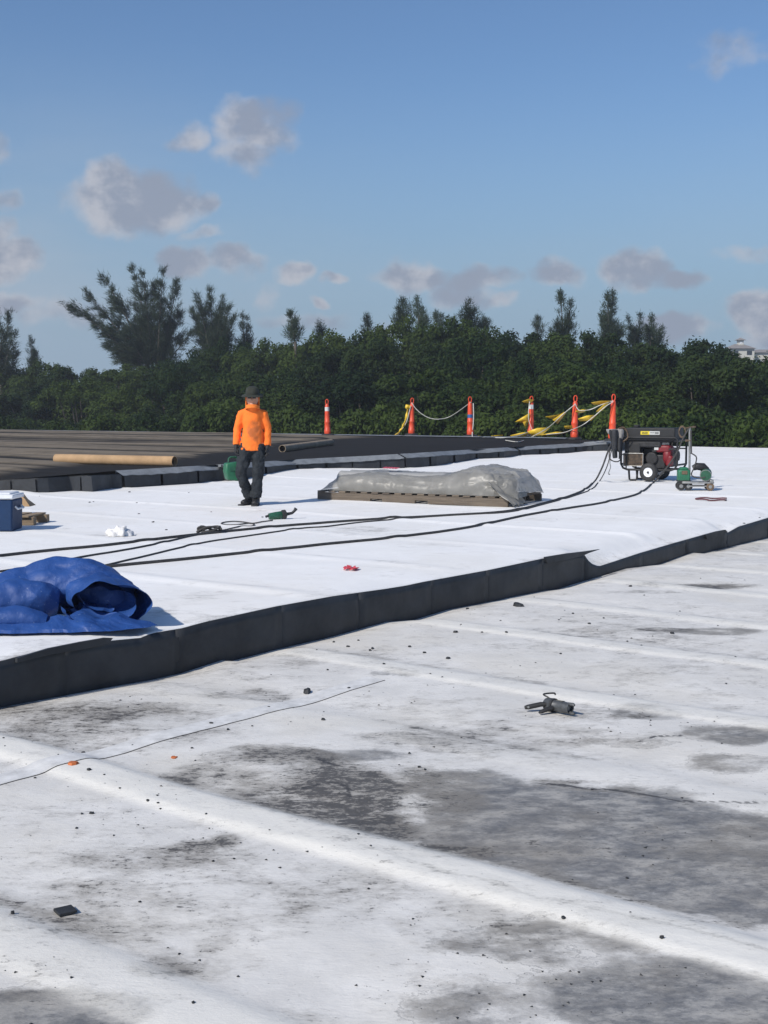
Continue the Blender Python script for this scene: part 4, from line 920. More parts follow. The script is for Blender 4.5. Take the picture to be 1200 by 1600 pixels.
nx, ny = 300, 80; Lw = LEN + .10; rings = []
tX = np.linspace(0, 1, nx); 
VV = np.zeros((nx, ny, 3))
for i, t in enumerate(tX):
    h = interp(t, HP) * .92; wid = 1.22 if t < .9 else 1.22 - (t - .9) * 3.0
    for j in range(ny):
        s = -1 + 2 * j / (ny - 1); a = s * math.pi / 2
        e = .55; y = math.copysign(abs(math.sin(a)) ** e, a) * wid / 2; z = max(0, math.cos(a)) ** .75 * h
        VV[i, j] = (.04 + t * Lw * .985, .66 + y - .02, z + .006)
Q = VV.copy(); Q[..., 0] *= 1.0
k = ridged(Q * np.array([2.0, 5.5, 5.5]) + fbm(Q * 2 + 5, 2)[..., None] * 1.2 + 3, 3); k2 = ridged(Q * np.array([6, 14, 14]) + 11, 2)
lift = np.clip(VV[..., 2] / .15, 0, 1); rightend = sm(.62, .95, tX)[:, None]
VV[..., 2] += lift * ((.018 + .03 * rightend) * k + .005 * k2 + (.45 + .8 * rightend) * crumple(Q, [(.60, .034), (.26, .022), (.10, .010)], 8)); VV[..., 1] += (.022 + .03 * rightend) * ridged(Q * 4 + 20, 2) * lift; VV[..., 0] += .03 * rightend * ridged(Q * 5 + 40, 2)
VV[..., 2] = np.maximum(VV[..., 2], .004)
VV[-10:, :, 2] -= np.linspace(0, .05, 10)[:, None] * (VV[-10:, :, 1] < .5)
link('plastic_wrap', np_mesh('plastic_wrap', VV.reshape(-1, 3), grid_faces(nx, ny)), wm, rollt)
# the gathered tail of the wrap hanging over the right end of the pallet
tl = MB(); nrm_ = []
for i in range(9):
    f = i / 8; row_ = []
    for j in range(14):
        g_ = j / 13; x = LEN - .30 + .42 * f + .04 * math.sin(j * 2.2); y = -.06 + .55 * g_ - .05 * f; z = .20 * (1 - f) ** .8 * (1 - .3 * abs(g_ - .5)) + .035 * math.sin(j * 1.7 + i) * (1 - .5 * f) + .02 - .13 * f
        row_.append((x, y, z))
    nrm_.append(row_)
tl.loft(nrm_, False, False); o = tl.build('wrap_tail', wm, rollt, sub=1); s_ = o.modifiers.new('t', 'SOLIDIFY'); s_.thickness = .003
m = MB(); 
for i in range(5): x = .88 + i * .05; z = interp((x - .04) / Lw, HP) + .035; m.add([(x, .50, z + .01), (x + .05, .48, z - .002), (x + .055, .62, z + .012), (x, .63, z + .02)], [(0, 1, 2, 3)])
m.build('red_label', M['red_plastic'], rollt, smooth=False)

# ------------------------------------------------------------------ blue tarp heaped on the white roof
def build_tarp():
    c = atU(60, 985); o = Vector((c.x, c.y, c.z)); m = MB()
    def W(px, py, Y, z=None):
        p = atY(px, py, Y); return p - o
    def roll(path, rad, flat, n=40, wob=.05, seed=0, up=.0):
        pts = smooth_path(path, 16); rr = np.interp(np.linspace(0, 1, len(pts)), np.linspace(0, 1, len(rad)), rad); rings = []
        for i, p in enumerate(pts):
            t = (pts[min(i + 1, len(pts) - 1)] - pts[max(i - 1, 0)]).normalized(); s = t.cross(Vector((0, 0, 1))).normalized(); b = s.cross(t)
            ring = []
            for k in range(n):
                a = 6.28318 * k / n; q = p + s * math.cos(a) * rr[i] + b * math.sin(a) * rr[i] * flat
                ring.append(q)
            rings.append(ring)
        A = np.array([[tuple(q) for q in r] for r in rings]); ctr = A.mean(1, keepdims=True); N = A - ctr; N /= np.linalg.norm(N, axis=2, keepdims=True) + 1e-9
        A = A + N * (wob * .7 * fbm(A * 4 + seed, 3) + crumple(A, [(.50, .075), (.26, .040), (.11, .012)], seed))[..., None]
        A[..., 2] = np.maximum(A[..., 2], .004 + .006 * (1 + vnoise(A * 8)))
        m.loft([[tuple(q) for q in r] for r in A], True, True)
    # the big fold behind, rising from the left edge to a rounded peak and dropping towards the right
    roll([(-.98, .30, .07), (-.62, .32, .10), (-.36, .36, .14), (-.12, .42, .21), (.08, .44, .255), (.22, .43, .25), (.34, .41, .18), (.43, .38, .13), (.48, .36, .10)], [.13, .15, .17, .18, .18, .17, .15, .13, .07], .95, 96, .05, 2)
    roll([(-.98, .14, .08), (-.62, .15, .12), (-.34, .18, .16), (-.10, .22, .17), (.06, .27, .15)], [.12, .15, .17, .16, .09], .85, 80, .05, 7)
    roll([(-.98, -.02, .06), (-.6, -.05, .09), (-.25, -.03, .09), (.06, .0, .06)], [.08, .10, .10, .05], .8, 64, .035, 11)
    # the front roll: a loosely wound spiral, its open end towards the viewer
    mouth = Vector((.43, .06, .160)); axis = Vector((.34, -.93, -.10)).normalized(); s = axis.cross(Vector((0, 0, 1))).normalized(); b = s.cross(axis)
    turns = 2.3; n = 120; rows = []
    for i in range(40):
        f = i / 39; o2 = mouth - axis * (.60 * f) + Vector((-.10 * f, 0, 0)); row = []
        for k in range(n):
            a = k / (n - 1); th = -2.2 + a * turns * 6.2832; r = (.062 + .150 * a ** .8) * (1 + .07 * math.sin(th * 2 + f * 2 + .6)) * (1 - .12 * f)
            q = o2 + s * math.cos(th) * r * 1.36 + b * math.sin(th) * r * .82
            q.x += .05 * max(0, math.cos(th)) * a
            q -= axis * ((.035 * math.sin(th * 1.3) + .05 * mnoise.noise((a * 6, f, 2)) + .10 * (1 - a)) * (1 - f))
            wv = .022 * mnoise.noise((q.x * 8, q.y * 5, q.z * 8 + a * 4)) + .035 * (abs(mnoise.noise((q.x * 4 + 7, f * 2.2, th * .8))) - .25)
            q += (s * math.cos(th) + b * math.sin(th)) * wv * 1.2
            q.z = max(q.z, .006 + .014 * a); row.append(q)
        rows.append(row)
    A = np.array([[tuple(q) for q in r] for r in rows]); cen = A.mean(1, keepdims=True); Nn = A - cen; Nn /= np.linalg.norm(Nn, axis=2, keepdims=True) + 1e-9
    A = A + Nn * crumple(A, [(.42, .050), (.20, .026), (.09, .010)], 5)[..., None]; A[..., 2] = np.maximum(A[..., 2], .006)
    m.loft([[tuple(q) for q in r] for r in A], False, False)
    # the skirt lying flat under it all
    rim = [(-.98, -.16), (-.70, -.215), (-.40, -.20), (-.12, -.215), (.10, -.18), (.22, -.175), (.42, -.135), (.56, -.07), (.70, .02), (.74, .12), (.60, .30), (.3, .5), (-.2, .55), (-.98, .5)]
    rows = []
    cx = Vector((0, .14, 0))
    for f in np.linspace(0, 1, 12):
        row = []
        for k in range(140):
            t = k / 140 * len(rim); i = int(t); fr = t - i; p = Vector((*rim[i % len(rim)], 0)).lerp(Vector((*rim[(i + 1) % len(rim)], 0)), fr); q = cx.lerp(p, .35 + .65 * f)
            q.z = .012 + (.085 * (1 - f) + .014) * (1 + .9 * mnoise.noise((q.x * 7, q.y * 9, 1))) * (1 if f < 1 else .3); q += Vector((mnoise.noise((k * .3, 0, 3)), mnoise.noise((k * .3, 4, 3)), 0)) * .02 * f; row.append(q)
        rows.append(row)
    m.loft(rows, True, False)
    o_ = m.build('tarp', M['tarp'], None, angle=18); o_.location = o
    return tag(o_, 'crumpled blue tarp rolled in a heap on the white roof near the step', 'tarp')
def tarp_material():
    m = D.materials.new('blue_tarp'); m.use_nodes = True; nt = m.node_tree; L = nt.links; p = nt.nodes['Principled BSDF']; p.inputs['Roughness'].default_value = .58
    tc = nn(nt, 'ShaderNodeTexCoord'); n = nn(nt, 'ShaderNodeTexNoise'); L.new(tc.outputs['Object'], n.inputs['Vector']); n.inputs['Scale'].default_value = 5; n.inputs['Detail'].default_value = 7
    x = nn(nt, 'ShaderNodeMix', data_type='RGBA'); L.new(n.outputs[0], x.inputs[0]); x.inputs[6].default_value = (.007, .038, .165, 1); x.inputs[7].default_value = (.018, .080, .30, 1)
    sp = nn(nt, 'ShaderNodeTexNoise'); L.new(tc.outputs['Object'], sp.inputs['Vector']); sp.inputs['Scale'].default_value = 70; r = nn(nt, 'ShaderNodeMapRange'); L.new(sp.outputs[0], r.inputs[0]); r.inputs[1].default_value = .66; r.inputs[2].default_value = .74; r.inputs[4].default_value = .35
    y = nn(nt, 'ShaderNodeMix', data_type='RGBA'); L.new(r.outputs[0], y.inputs[0]); L.new(x.outputs[2], y.inputs[6]); y.inputs[7].default_value = (.25, .33, .50, 1); L.new(y.outputs[2], p.inputs['Base Color'])
    v = nn(nt, 'ShaderNodeTexVoronoi', feature='F1'); mp = nn(nt, 'ShaderNodeMapping'); L.new(tc.outputs['Object'], mp.inputs[0]); mp.inputs['Rotation'].default_value = (.4, .5, .7); mp.inputs['Scale'].default_value = (1, 1.5, 1)
    ws = nn(nt, 'ShaderNodeVectorMath', operation='MULTIPLY_ADD'); L.new(n.outputs['Color'], ws.inputs[0]); ws.inputs[1].default_value = (.35, .35, .35); L.new(mp.outputs[0], ws.inputs[2])
    L.new(ws.outputs[0], v.inputs['Vector']); v.inputs['Scale'].default_value = 5.5
    b = nn(nt, 'ShaderNodeBump'); L.new(v.outputs['Distance'], b.inputs['Height']); b.inputs['Strength'].default_value = .22; b.inputs['Distance'].default_value = .04
    b2 = nn(nt, 'ShaderNodeBump'); L.new(n.outputs[0], b2.inputs['Height']); b2.inputs['Strength'].default_value = .5; b2.inputs['Distance'].default_value = .05; L.new(b.outputs[0], b2.inputs['Normal']); L.new(b2.outputs[0], p.inputs['Normal'])
    return m
M['tarp'] = tarp_material()
build_tarp()

# ------------------------------------------------------------------ cooler, wood and rag at the left
p0 = atU(20, 831); k_ = p0.y / F
cool = empty('cooler', (p0.x - .34, p0.y + .22, p0.z), 0, 'dark blue cooler box with white lid, cut by the left edge of the photo', 'cooler')
CH = 50 * k_
m = MB(); m.box((0, 0, CH / 2 + .002), (.66, .42, CH), taper=(1.03, 1.03)); m.build('body', M['navy'], cool, bevel=.02)
m = MB(); m.box((0, 0, CH + .035), (.71, .46, .055)); m.box((0, 0, CH + .072), (.64, .39, .025), taper=(.94, .9)); m.build('lid', M['lid'], cool, bevel=.014)
m = MB(); m.tube([(.345, -.12, CH * .78), (.375, -.12, CH * .70), (.375, .12, CH * .70), (.345, .12, CH * .78)], .012, 8); m.build('handle', M['lid'], cool)
m = MB(); m.box((-.05, -.225, CH + .005), (.09, .02, .06)); m.build('latch', M['lid'], cool, bevel=.005)
pw = atU(40, 820); k_ = pw.y / F
wd = empty('wooden_skid', (pw.x - .16, pw.y, pw.z), -.12, 'short piece of wooden skid lying behind the blue cooler', 'wooden skid')
for yy in (0, .42):
    m = MB(); m.box((0, yy, .05), (.58, .09, .095)); m.build('runner', M['wood_new'], wd, smooth=False, bevel=.004)
for i, xx in enumerate((-.2, -.02, .17)):
    m = MB(); m.box((xx, .21, .108), (.13, .58, .02), rot=.02 * (i - 1)); m.build('board', M['wood_new'], wd, smooth=False, bevel=.003)
pc = atU(30, 806)
cb = MB(); cb.add([(-.18, 0, .0), (.16, -.02, .0), (.10, -.03, .10), (.02, -.02, .19), (-.18, 0, .21), (-.18, .30, .0), (.16, .28, .0), (.06, .26, .08), (0, .28, .15), (-.18, .3, .17)],
    [(0, 1, 2, 3, 4), (9, 8, 7, 6, 5), (1, 6, 7, 2), (2, 7, 8, 3), (3, 8, 9, 4), (0, 5, 6, 1), (0, 4, 9, 5)])
o = cb.build('cardboard_piece', M['cardboard'], None, smooth=False, bevel=.006); o.location = (pc.x - .02, pc.y + .05, pw.z + .122); tag(o, 'torn brown cardboard wedge lying on the wooden skid', 'cardboard')
pr_ = atU(186, 837); m = MB(); r = []
bm_v = []
for i in range(15):
    th = i / 14 * math.pi / 2
    for j in range(40):
        a = 6.2832 * j / 40; q = Vector((math.cos(a) * math.sin(th) * .135, math.sin(a) * math.sin(th) * .11, math.cos(th) * .095)); q *= 1 + .42 * mnoise.noise((q.x * 19, q.y * 19, q.z * 19)) + .25 * abs(mnoise.noise((q.x * 34, q.y * 34, 3))); q.z = max(q.z, .003); bm_v.append(q)
m.add(bm_v, [(i * 40 + j, (i + 1) * 40 + j, (i + 1) * 40 + (j + 1) % 40, i * 40 + (j + 1) % 40) for i in range(14) for j in range(40)])
m.add([(.09, -.04, .02), (.19, -.01, .006), (.17, .05, .01), (.07, .05, .03)], [(0, 1, 2, 3)])
o = m.build('rag', M['rag'], None, angle=180); o.location = pr_; tag(o, 'crumpled white rag on the white roof between the cooler and the cables', 'rag')

# ------------------------------------------------------------------ power cords across the white roof
def cord(name, pix, r, label, tail=None):
    pts = [atU(x, y, r) for x, y in pix]
    if tail: pts = pts + tail
    P_ = smooth_path(pts, 10); Q_ = []
    nt_ = len(P_) - (len(tail) * 10 if tail else 0)
    for i, q in enumerate(P_):
        if i < nt_ - 4:
            u, v = uv(q); q = Vector((q.x + .006 * mnoise.noise((q.x * 1.5, q.y * 1.5, 1)), q.y + .012 * mnoise.noise((q.x * 2.5, q.y * 2.5, 7)), max(float(up_z(u, v)), q.z - .03) + r * .8))
        Q_.append(q)
    m = MB(); m.tube(Q_, r, 7); return tag(m.build(name, M['cord'], None), label, 'cable')
GY = atU(1030, 752)                        # the generator's foot
gk = GY.y / F
def G(px, py, dy=0.0): return atY(px, py, GY.y + dy)
cord('extension_cable', [(-40, 874), (0, 867), (80, 858), (160, 851), (240, 842), (320, 833), (430, 822), (520, 815), (600, 809.5), (700, 804), (800, 797), (862, 782), (893, 773), (915, 763), (930, 751)], .016, 'thick black cord farthest back, running from the left to the generator', [G(941, 730, -.5), G(949, 708, -.3), G(955, 694, -.1)])
cord('extension_cable', [(-40, 897), (0, 892), (40, 886), (77, 880), (133, 868), (190, 859), (240, 850), (293, 838), (318, 833.5)], .0105, 'thin black cord meeting the farthest thick cord at the knot', None)
cord('extension_cable', [(100, 893), (152, 885), (200, 874), (260, 860), (320, 847), (400, 835), (470, 825), (510, 822), (560, 816), (640, 809), (720, 803), (800, 799), (862, 784), (900, 773), (925, 763), (938, 750)], .0095, 'thin black cord crossing from behind the tarp to the generator', [G(948, 730, -.5), G(955, 706, -.3), G(959, 694, -.1)])
cord('extension_cable', [(-40, 904), (0, 900), (48, 897), (100, 891), (157, 885), (240, 877), (320, 869), (420, 859), (520, 849), (600, 841), (720, 825), (820, 805), (900, 792), (950, 783), (990, 773), (1008, 764), (1022, 753)], .0155, 'thick black cord nearest the tarp, curving up to the wheeled hot air welder', [G(1040, 733, -.7), G(1056, 710, -.75), G(1068, 684, -.8), G(1076, 671, -.8), G(1081, 674, -.8)])
cord('extension_cable', [(-40, 912), (0, 908), (30, 906), (70, 899), (120, 892)], .011, 'short visible thin cord running in behind the blue tarp', None)

# hand welder with its own cord
ph_ = atU(437, 811); hw = empty('hand_welder', ph_, .35, 'small green hand held hot air welder on the roof in front of the man', 'hand welder')
m = MB(); m.lathe([(.01, -.15), (.044, -.145), (.05, -.05), (.05, .02), (.042, .03), (.04, .09), (.025, .10)], (0, 0, .052), 16, (1, 0, .12)); m.build('motor_housing', M['green_dark'], hw)
m = MB(); m.lathe([(.052, .0), (.060, .005), (.060, .05), (.052, .055)], (0.03, 0, .056), 16, (1, 0, .12)); m.build('collar', M['rubber'], hw)
m = MB(); m.tube([(.09, 0, .06), (.17, 0, .075), (.20, .0, .10), (.22, -.01, .135)], [.022, .018, .018, .024], 10); m.build('nozzle', M['dark_metal'], hw)
m = MB(); m.tube([(-.14, 0, .05), (-.19, .0, .035)], .016, 8); m.build('strain_relief', M['rubber'], hw)
cpts = [atU(x, y, .008) for x, y in [(426, 813), (410, 815), (395, 817.5), (380, 815.5), (365, 814.5), (350, 816), (346, 818.5), (356, 820), (372, 819.5), (388, 817.5), (397, 819), (393, 822), (378, 822), (365, 824.5), (350, 828), (338, 829), (326, 832)]]
R_inv = Matrix.Rotation(-.35, 3, 'Z')
m = MB(); m.tube(smooth_path([R_inv @ (p - ph_) for p in cpts], 6), .008, 6); m.build('cord', M['cord'], hw)
pk = atU(327, 833); m = MB(); m.tube(smooth_path([pk + Vector((.14 * math.cos(a * 1.9) * (1 - a * .02), .05 * math.sin(a * 2.3), .045 + .03 * math.sin(a * 3.1))) for a in np.linspace(0, 9, 24)], 4), .013, 6)
tag(m.build('cord_knot', M['cord'], None), 'dark bunched knot of cord where two cords meet', 'knot')

# ------------------------------------------------------------------ generator
def build_generator():
    rz = -.50; root = empty('generator', (GY.x - .05, GY.y + .28, GY.z), rz, 'black portable generator with red engine and white hubbed wheels on the roof', 'generator')
    Lx = 1.06; Wy = .62; z0 = .21; z1 = .78
    fr = MB()
    for y in (-Wy / 2, Wy / 2):
        loop = [(-Lx / 2, y, z1), (-Lx / 2, y, z0 + .10), (-Lx / 2 + .04, y, z0 + .03), (-Lx / 2 + .12, y, z0), (Lx / 2 - .12, y, z0), (Lx / 2 - .04, y, z0 + .03), (Lx / 2, y, z0 + .10), (Lx / 2, y, z1), (Lx / 2 - .04, y, z1 + .03), (-Lx / 2 + .04, y, z1 + .03), (-Lx / 2, y, z1)]
        fr.tube(loop, .020, 10, cap=False)
        fr.tube([(-Lx / 2, y, .50), (-Lx / 2 + .10, y, .47), (-Lx / 2 + .10, y, z0)], .012, 8)
        fr.tube([(Lx / 2, y, .60), (Lx / 2 - .16, y, .60)], .012, 8)
    for x in (-Lx / 2, Lx / 2):
        for z in (z0 + .10, z1 - .02): fr.tube([(x, -Wy / 2, z), (x, Wy / 2, z)], .018, 8)
    for x in (-.3, .3): fr.tube([(x, -Wy / 2, z0), (x, Wy / 2, z0)], .02, 8)
    fr.build('frame', M['black_metal'], root)
    t = MB(); t.box((.01, 0, .872), (.94, .60, .235)); t.box((0, 0, .745), (.90, .54, .04)); tank = t.build('fuel_tank', M['black_metal'], root, bevel=.035)
    cp_ = MB(); cp_.lathe([(.0, .98), (.055, .98), (.062, .99), (.062, 1.03), (.05, 1.04), (0, 1.042)], (-.33, 0, 0), 16); cp_.build('fuel_cap', M['rubber'], tank)
    lb = MB(); lb.box((-.08, -.3035, .895), (.17, .004, .065)); lb.build('warning_label', M['label_yellow'], tank, smooth=False)
    lb = MB(); lb.box((.10, -.3035, .895), (.19, .004, .065)); lb.build('warning_label', M['label_white'], tank, smooth=False)
    pt = MB()
    for (x, w, z) in ((-.115, .05, .905), (-.055, .05, .905), (-.085, .11, .882), (.035, .03, .898), (.075, .035, .898), (.14, .075, .905), (.14, .075, .884)): pt.box((x, -.307, z), (w, .002, .011))
    pt.build('print', M['print'], tank, smooth=False)
    # control box and alternator at the left end
    b = MB(); b.box((-.33, -.02, .60), (.30, .50, .20)); b.build('control_panel', M['black_metal'], root, bevel=.015)
    b = MB(); b.box((-.30, -.06, .40), (.36, .42, .24)); b.box((-.14, -.02, .685), (.70, .48, .13)); b.box((.02, .10, .44), (.72, .30, .36)); alt = b.build('alternator', M['dark_metal'], root, bevel=.03)
    gr = MB(); gr.box((-.30, -.285, .395), (.36, .02, .225)); gr.build('grille', M['grille'], root, smooth=False, bevel=.008)
    for i in range(8):
        s_ = MB(); s_.box((-.30, -.300, .305 + i * .026), (.31, .012, .007)); s_.build('slat', M['rubber'], root, smooth=False)
    gf = MB()
    for (x, z, sx, sz) in ((-.30, .512, .38, .014), (-.30, .278, .38, .014), (-.487, .395, .014, .235), (-.113, .395, .014, .235)): gf.box((x, -.299, z), (sx, .016, sz))
    gf.build('grille_frame', M['steel'], root, smooth=False, bevel=.003)
    # engine on the right
    e = MB(); e.box((.12, 0, .36), (.30, .36, .26)); e.cyl((.02, -.22, .42), (.02, .2, .42), .12, None, 16); e.box((.14, -.02, .60), (.26, .34, .14)); eng = e.build('engine', M['dark_metal'], root, bevel=.02)
    s1 = MB(); s1.lathe([(.02, -.10), (.17, -.10), (.20, -.05), (.20, .03), (.17, .05), (.02, .05)], (.33, -.05, .47), 20, (1, 0, 0)); s1.box((.24, -.16, .60), (.26, .16, .13)); s1.box((.36, -.2, .38), (.10, .10, .20), rot=Matrix.Rotation(.25, 3, 'Y')); s1.build('engine_shroud', M['red'], root, bevel=.03)
    s2 = MB(); s2.box((.20, -.10, .70), (.20, .20, .09)); s2.build('air_cleaner', M['steel'], root, bevel=.03)
    s3 = MB(); s3.lathe([(.02, 0), (.09, 0), (.09, .05), (.02, .05)], (.44, -.05, .47), 16, (1, 0, 0)); s3.build('recoil_starter', M['black_metal'], root)
    s4 = MB(); s4.box((.12, -.243, .605), (.08, .006, .05)); s4.build('decal', M['label_white'], root, smooth=False)
    mf = MB(); mf.tube([(-.08, .1, .62), (.1, .16, .66), (.3, .16, .66)], .06, 12); mf.build('muffler', M['grille'], root)
    for y in (-.40, .40):                    # wheels
        wx = .03; w = MB(); R = .170
        w.lathe([(.085, -.045), (.13, -.05), (.150, -.040), (R, -.018), (R, .018), (.150, .040), (.13, .05), (.085, .045), (.085, -.045)], (wx, y, R + .002), 32, (0, 1, 0)); wh = w.build('wheel', M['rubber'], root)
        h = MB(); h.lathe([(.03, -.040), (.085, -.052), (.086, .04), (.05, .02), (.03, .05), (.01, .05)], (wx, y, R + .002), 24, (0, 1, 0)); h.lathe([(.0, -.046), (.078, -.046), (.078, -.040), (0, -.040)], (wx, y, R + .002), 24, (0, 1, 0)); h.build('hub', M['lid'], wh)
        h = MB(); h.lathe([(.0, -.075), (.018, -.07), (.022, -.03), (.022, .05)], (wx, y, R + .002), 12, (0, 1, 0)); h.build('axle_cap', M['dark_metal'], wh)
    ax_ = MB(); ax_.cyl((.03, -.40, .16), (.03, .40, .16), .016); ax_.box((.03, -.26, .19), (.06, .04, .08)); ax_.box((.03, .26, .19), (.06, .04, .08)); ax_.build('axle', M['dark_metal'], root)
    for y in (-.24, .24):
        l = MB(); l.tube([(-.40, y, .21), (-.385, y, .03), (-.36, y, .012), (-.27, y, .012), (-.245, y, .03), (-.23, y, .21)], .020, 8); l.build('support_leg', M['black_metal'], root)
    hnd = MB(); hnd.tube([(-.53, -.2, .70), (-.60, -.2, .62), (-.60, -.2, .40)], .014, 8); hnd.build('lift_handle', M['black_metal'], root)
    return root
gen = build_generator()
# things hung on the generator's left end
def drape(name, pts, material, label, cat, Y, th=.03, seed=0):
    """cloth hanging in folds: rows of left/right pixel pairs from top to bottom"""
    rows = []
    for i, (xl, xr, y) in enumerate(pts):
        row = []
        for k in range(13):
            f = k / 12; q = atY(xl + (xr - xl) * f, y, Y - .05 - .06 * math.sin(f * math.pi) - .035 * math.sin(f * 11 + i * .5 + seed)); row.append(q)
        rows.append(row)
    m = MB(); m.loft(rows, False, False); o = m.build(name, material, None, angle=180); s_ = o.modifiers.new('t', 'SOLIDIFY'); s_.thickness = th; k_ = o.modifiers.new('sub', 'SUBSURF'); k_.levels = 1; k_.render_levels = 1
    return tag(o, label, cat)
Yg = GY.y + .15
drape('jacket', [(952, 966, 671), (951, 966, 678), (954, 967, 690), (956, 965, 702), (957, 965, 712), (959, 964, 716)], M['jacket'], 'dark cloth jacket hung on the left end of the generator', 'jacket', Yg, .03, 1)
drape('cloth', [(947, 973, 670), (948, 975, 675), (955, 974, 681), (960, 972, 686)], M['grey_cloth'], 'grey rag slung over the top left corner of the generator', 'cloth', Yg + .04, .02, 4)
drape('cloth', [(963, 972, 684), (962, 974, 694), (963, 973, 703), (966, 972, 706)], M['jacket'], 'small black cloth hanging beside the jacket on the generator', 'cloth', Yg, .02, 2)
coil = [atY(972 + 9 * math.cos(a) + .6 * math.sin(a * 3), 678 + 11 * math.sin(a) + a * .12, Yg - .05 + .015 * a) for a in np.linspace(0, 26, 90)]
rope('cord_coil', coil, .011, M['grille'], 'coil of brown cord hung at the top left corner of the generator', 'cord')
rope('cord_loop', [atY(953, 700, Yg), atY(952, 714, Yg - .1), atY(957, 720, Yg - .1), atY(966, 721, Yg - .1), atY(971, 714, Yg), atY(971, 700, Yg)], .011, M['cord'], 'thin loop of black cord hanging below the jacket', 'cord')
rope('hook_wire', [atY(955, 702, Yg - .1), atY(953, 722, Yg - .1), atY(954, 730, Yg - .1), atY(951, 739, Yg - .1), atY(953, 741.5, Yg - .1), atY(950.5, 741, Yg - .1)], .008, M['steel'], 'thin wire with a hook end dangling under the jacket', 'wire')
rope('cord_coil', [G(1066 + 5 * math.cos(a), 676 + 8 * math.sin(a) - a * .2, -.45) for a in np.linspace(0, 12, 40)], .010, M['grille'], 'brown cord looped over the right end of the generator tank', 'cord')

# ------------------------------------------------------------------ wheeled hot air welder in front of the generator
PW = atU(1084, 766); wk = PW.y / F
wl = empty('roof_welder', PW, -.12, 'green wheeled hot air roof welder with tall handle in front of the generator', 'roof welder')
def w_(px, py): return ((px - 1084) * wk, (766 - py) * wk)
m = MB(); m.box((-.17, .02, .235), (.20, .26, .22)); m.box((-.17, .02, .36), (.14, .2, .05)); m.build('motor_housing', M['green'], wl, bevel=.03)
m = MB(); m.box((-.17, .02, .155), (.21, .27, .03)); m.build('housing_seam', M['rubber'], wl, bevel=.006)
m = MB(); m.box((.05, 0, .135), (.52, .30, .035)); m.box((.27, 0, .16), (.06, .34, .05)); m.build('chassis', M['steel'], wl, bevel=.008)
m = MB(); m.cyl((-.1, -.13, .075), (.27, -.13, .075), .012, None, 8); m.cyl((-.1, .13, .075), (.27, .13, .075), .012, None, 8); m.build('side_rod', M['steel'], wl)
for x, y, r_ in ((-.22, -.08, .07), (-.10, -.08, .07), (-.22, .12, .07), (.25, -.12, .065), (.25, .12, .065)):
    m = MB(); m.cyl((x, y - .03, r_ + .002), (x, y + .03, r_ + .002), r_, None, 18); wh = m.build('wheel', M['rubber'] if x < 0 else M['grille'], wl, bevel=.006)
    m = MB(); m.cyl((x, y - .034, r_ + .002), (x, y + .034, r_ + .002), r_ * .45, None, 12); m.build('hub', M['steel'], wh)
m = MB(); m.lathe([(.03, -.14), (.085, -.135), (.095, -.06), (.095, .10), (.07, .14), (.03, .15)], (.19, -.02, .27), 18, (.15, 1, .12)); m.build('blower', M['green_dark'], wl)
m = MB(); m.lathe([(.05, 0), (.098, .005), (.098, .025), (.05, .03)], (.17, -.145, .252), 18, (.15, 1, .12)); m.build('blower_collar', M['steel'], wl)
m = MB(); m.tube([(.19, .04, .33), (.14, .02, .39), (.04, 0, .40), (-.02, 0, .37)], [.075, .07, .06, .045], 12); m.build('heater_tube', M['dark_metal'], wl)
x0_, z0_ = w_(1077.5, 736); x1_, z1_ = w_(1076.5, 668)
m = MB(); m.tube([(x0_, .05, z0_ - .1), (x1_, .05, z1_)], .018, 10); m.build('handle_pole', M['steel'], wl)
m = MB(); m.tube([(x1_ - .09, -.02, z1_ - .02), (x1_, .05, z1_), (x1_ + .10, .12, z1_ + .01)], .016, 8); m.tube([(x1_ + .02, .05, z1_ - .22), (x1_ - .07, .05, z1_ - .22)], .02, 8); m.build('handlebar', M['grille'], wl)
m = MB(); m.tube(smooth_path([(x1_ + .02, .03, z1_ - .05), (x1_ + .03, .0, z1_ - .4), (x1_ + .03, 0, .62), (x1_ + .11, -.02, .55), (x1_ + .08, -.05, .40), (x1_ + .03, -.06, .26), (.06, -.12, .215), (.16, -.16, .23)], 6), .011, 7); m.build('hose', M['cord'], wl)
m = MB(); m.box((-.17, -.115, .30), (.09, .006, .06)); m.build('decal', M['grille'], wl, smooth=False)

# red scraps and cut string
pp = atU(1114, 781); m = MB(); m.tube(smooth_path([pp + Vector((.21 * math.cos(a) * (1 + .2 * math.sin(a * 3)), .30 * math.sin(a) * (1 + .25 * math.cos(a * 2)), .012 + .006 * math.sin(a * 4))) for a in np.linspace(.3, 6.0, 16)], 5), .012, 6)
tag(m.build('wire_offcut', mat('brown_red_wire', (.12, .04, .045), .6), None), 'curled reddish brown wire offcut lying in front of the roof welder', 'wire')
pp = atU(550, 891); m = MB(); r = random.Random(5)
for i in range(9):
    c = Vector((r.uniform(-.055, .04), r.uniform(-.07, .07), .008)); s_ = r.uniform(.020, .038); a = r.uniform(0, 6)
    m.add([c + Vector((math.cos(a + k) * s_, math.sin(a + k) * s_ * 1.4, r.uniform(0, .03))) for k in (0, 1.4, 2.9, 4.6)], [(0, 1, 2, 3)])
o = m.build('film_scrap', M['red_plastic'], None, smooth=False); o.location = pp; tag(o, 'crumpled scrap of red plastic film on the white roof', 'scrap'); s_ = o.modifiers.new('t', 'SOLIDIFY'); s_.thickness = .004
pp = atU(168, 826); 

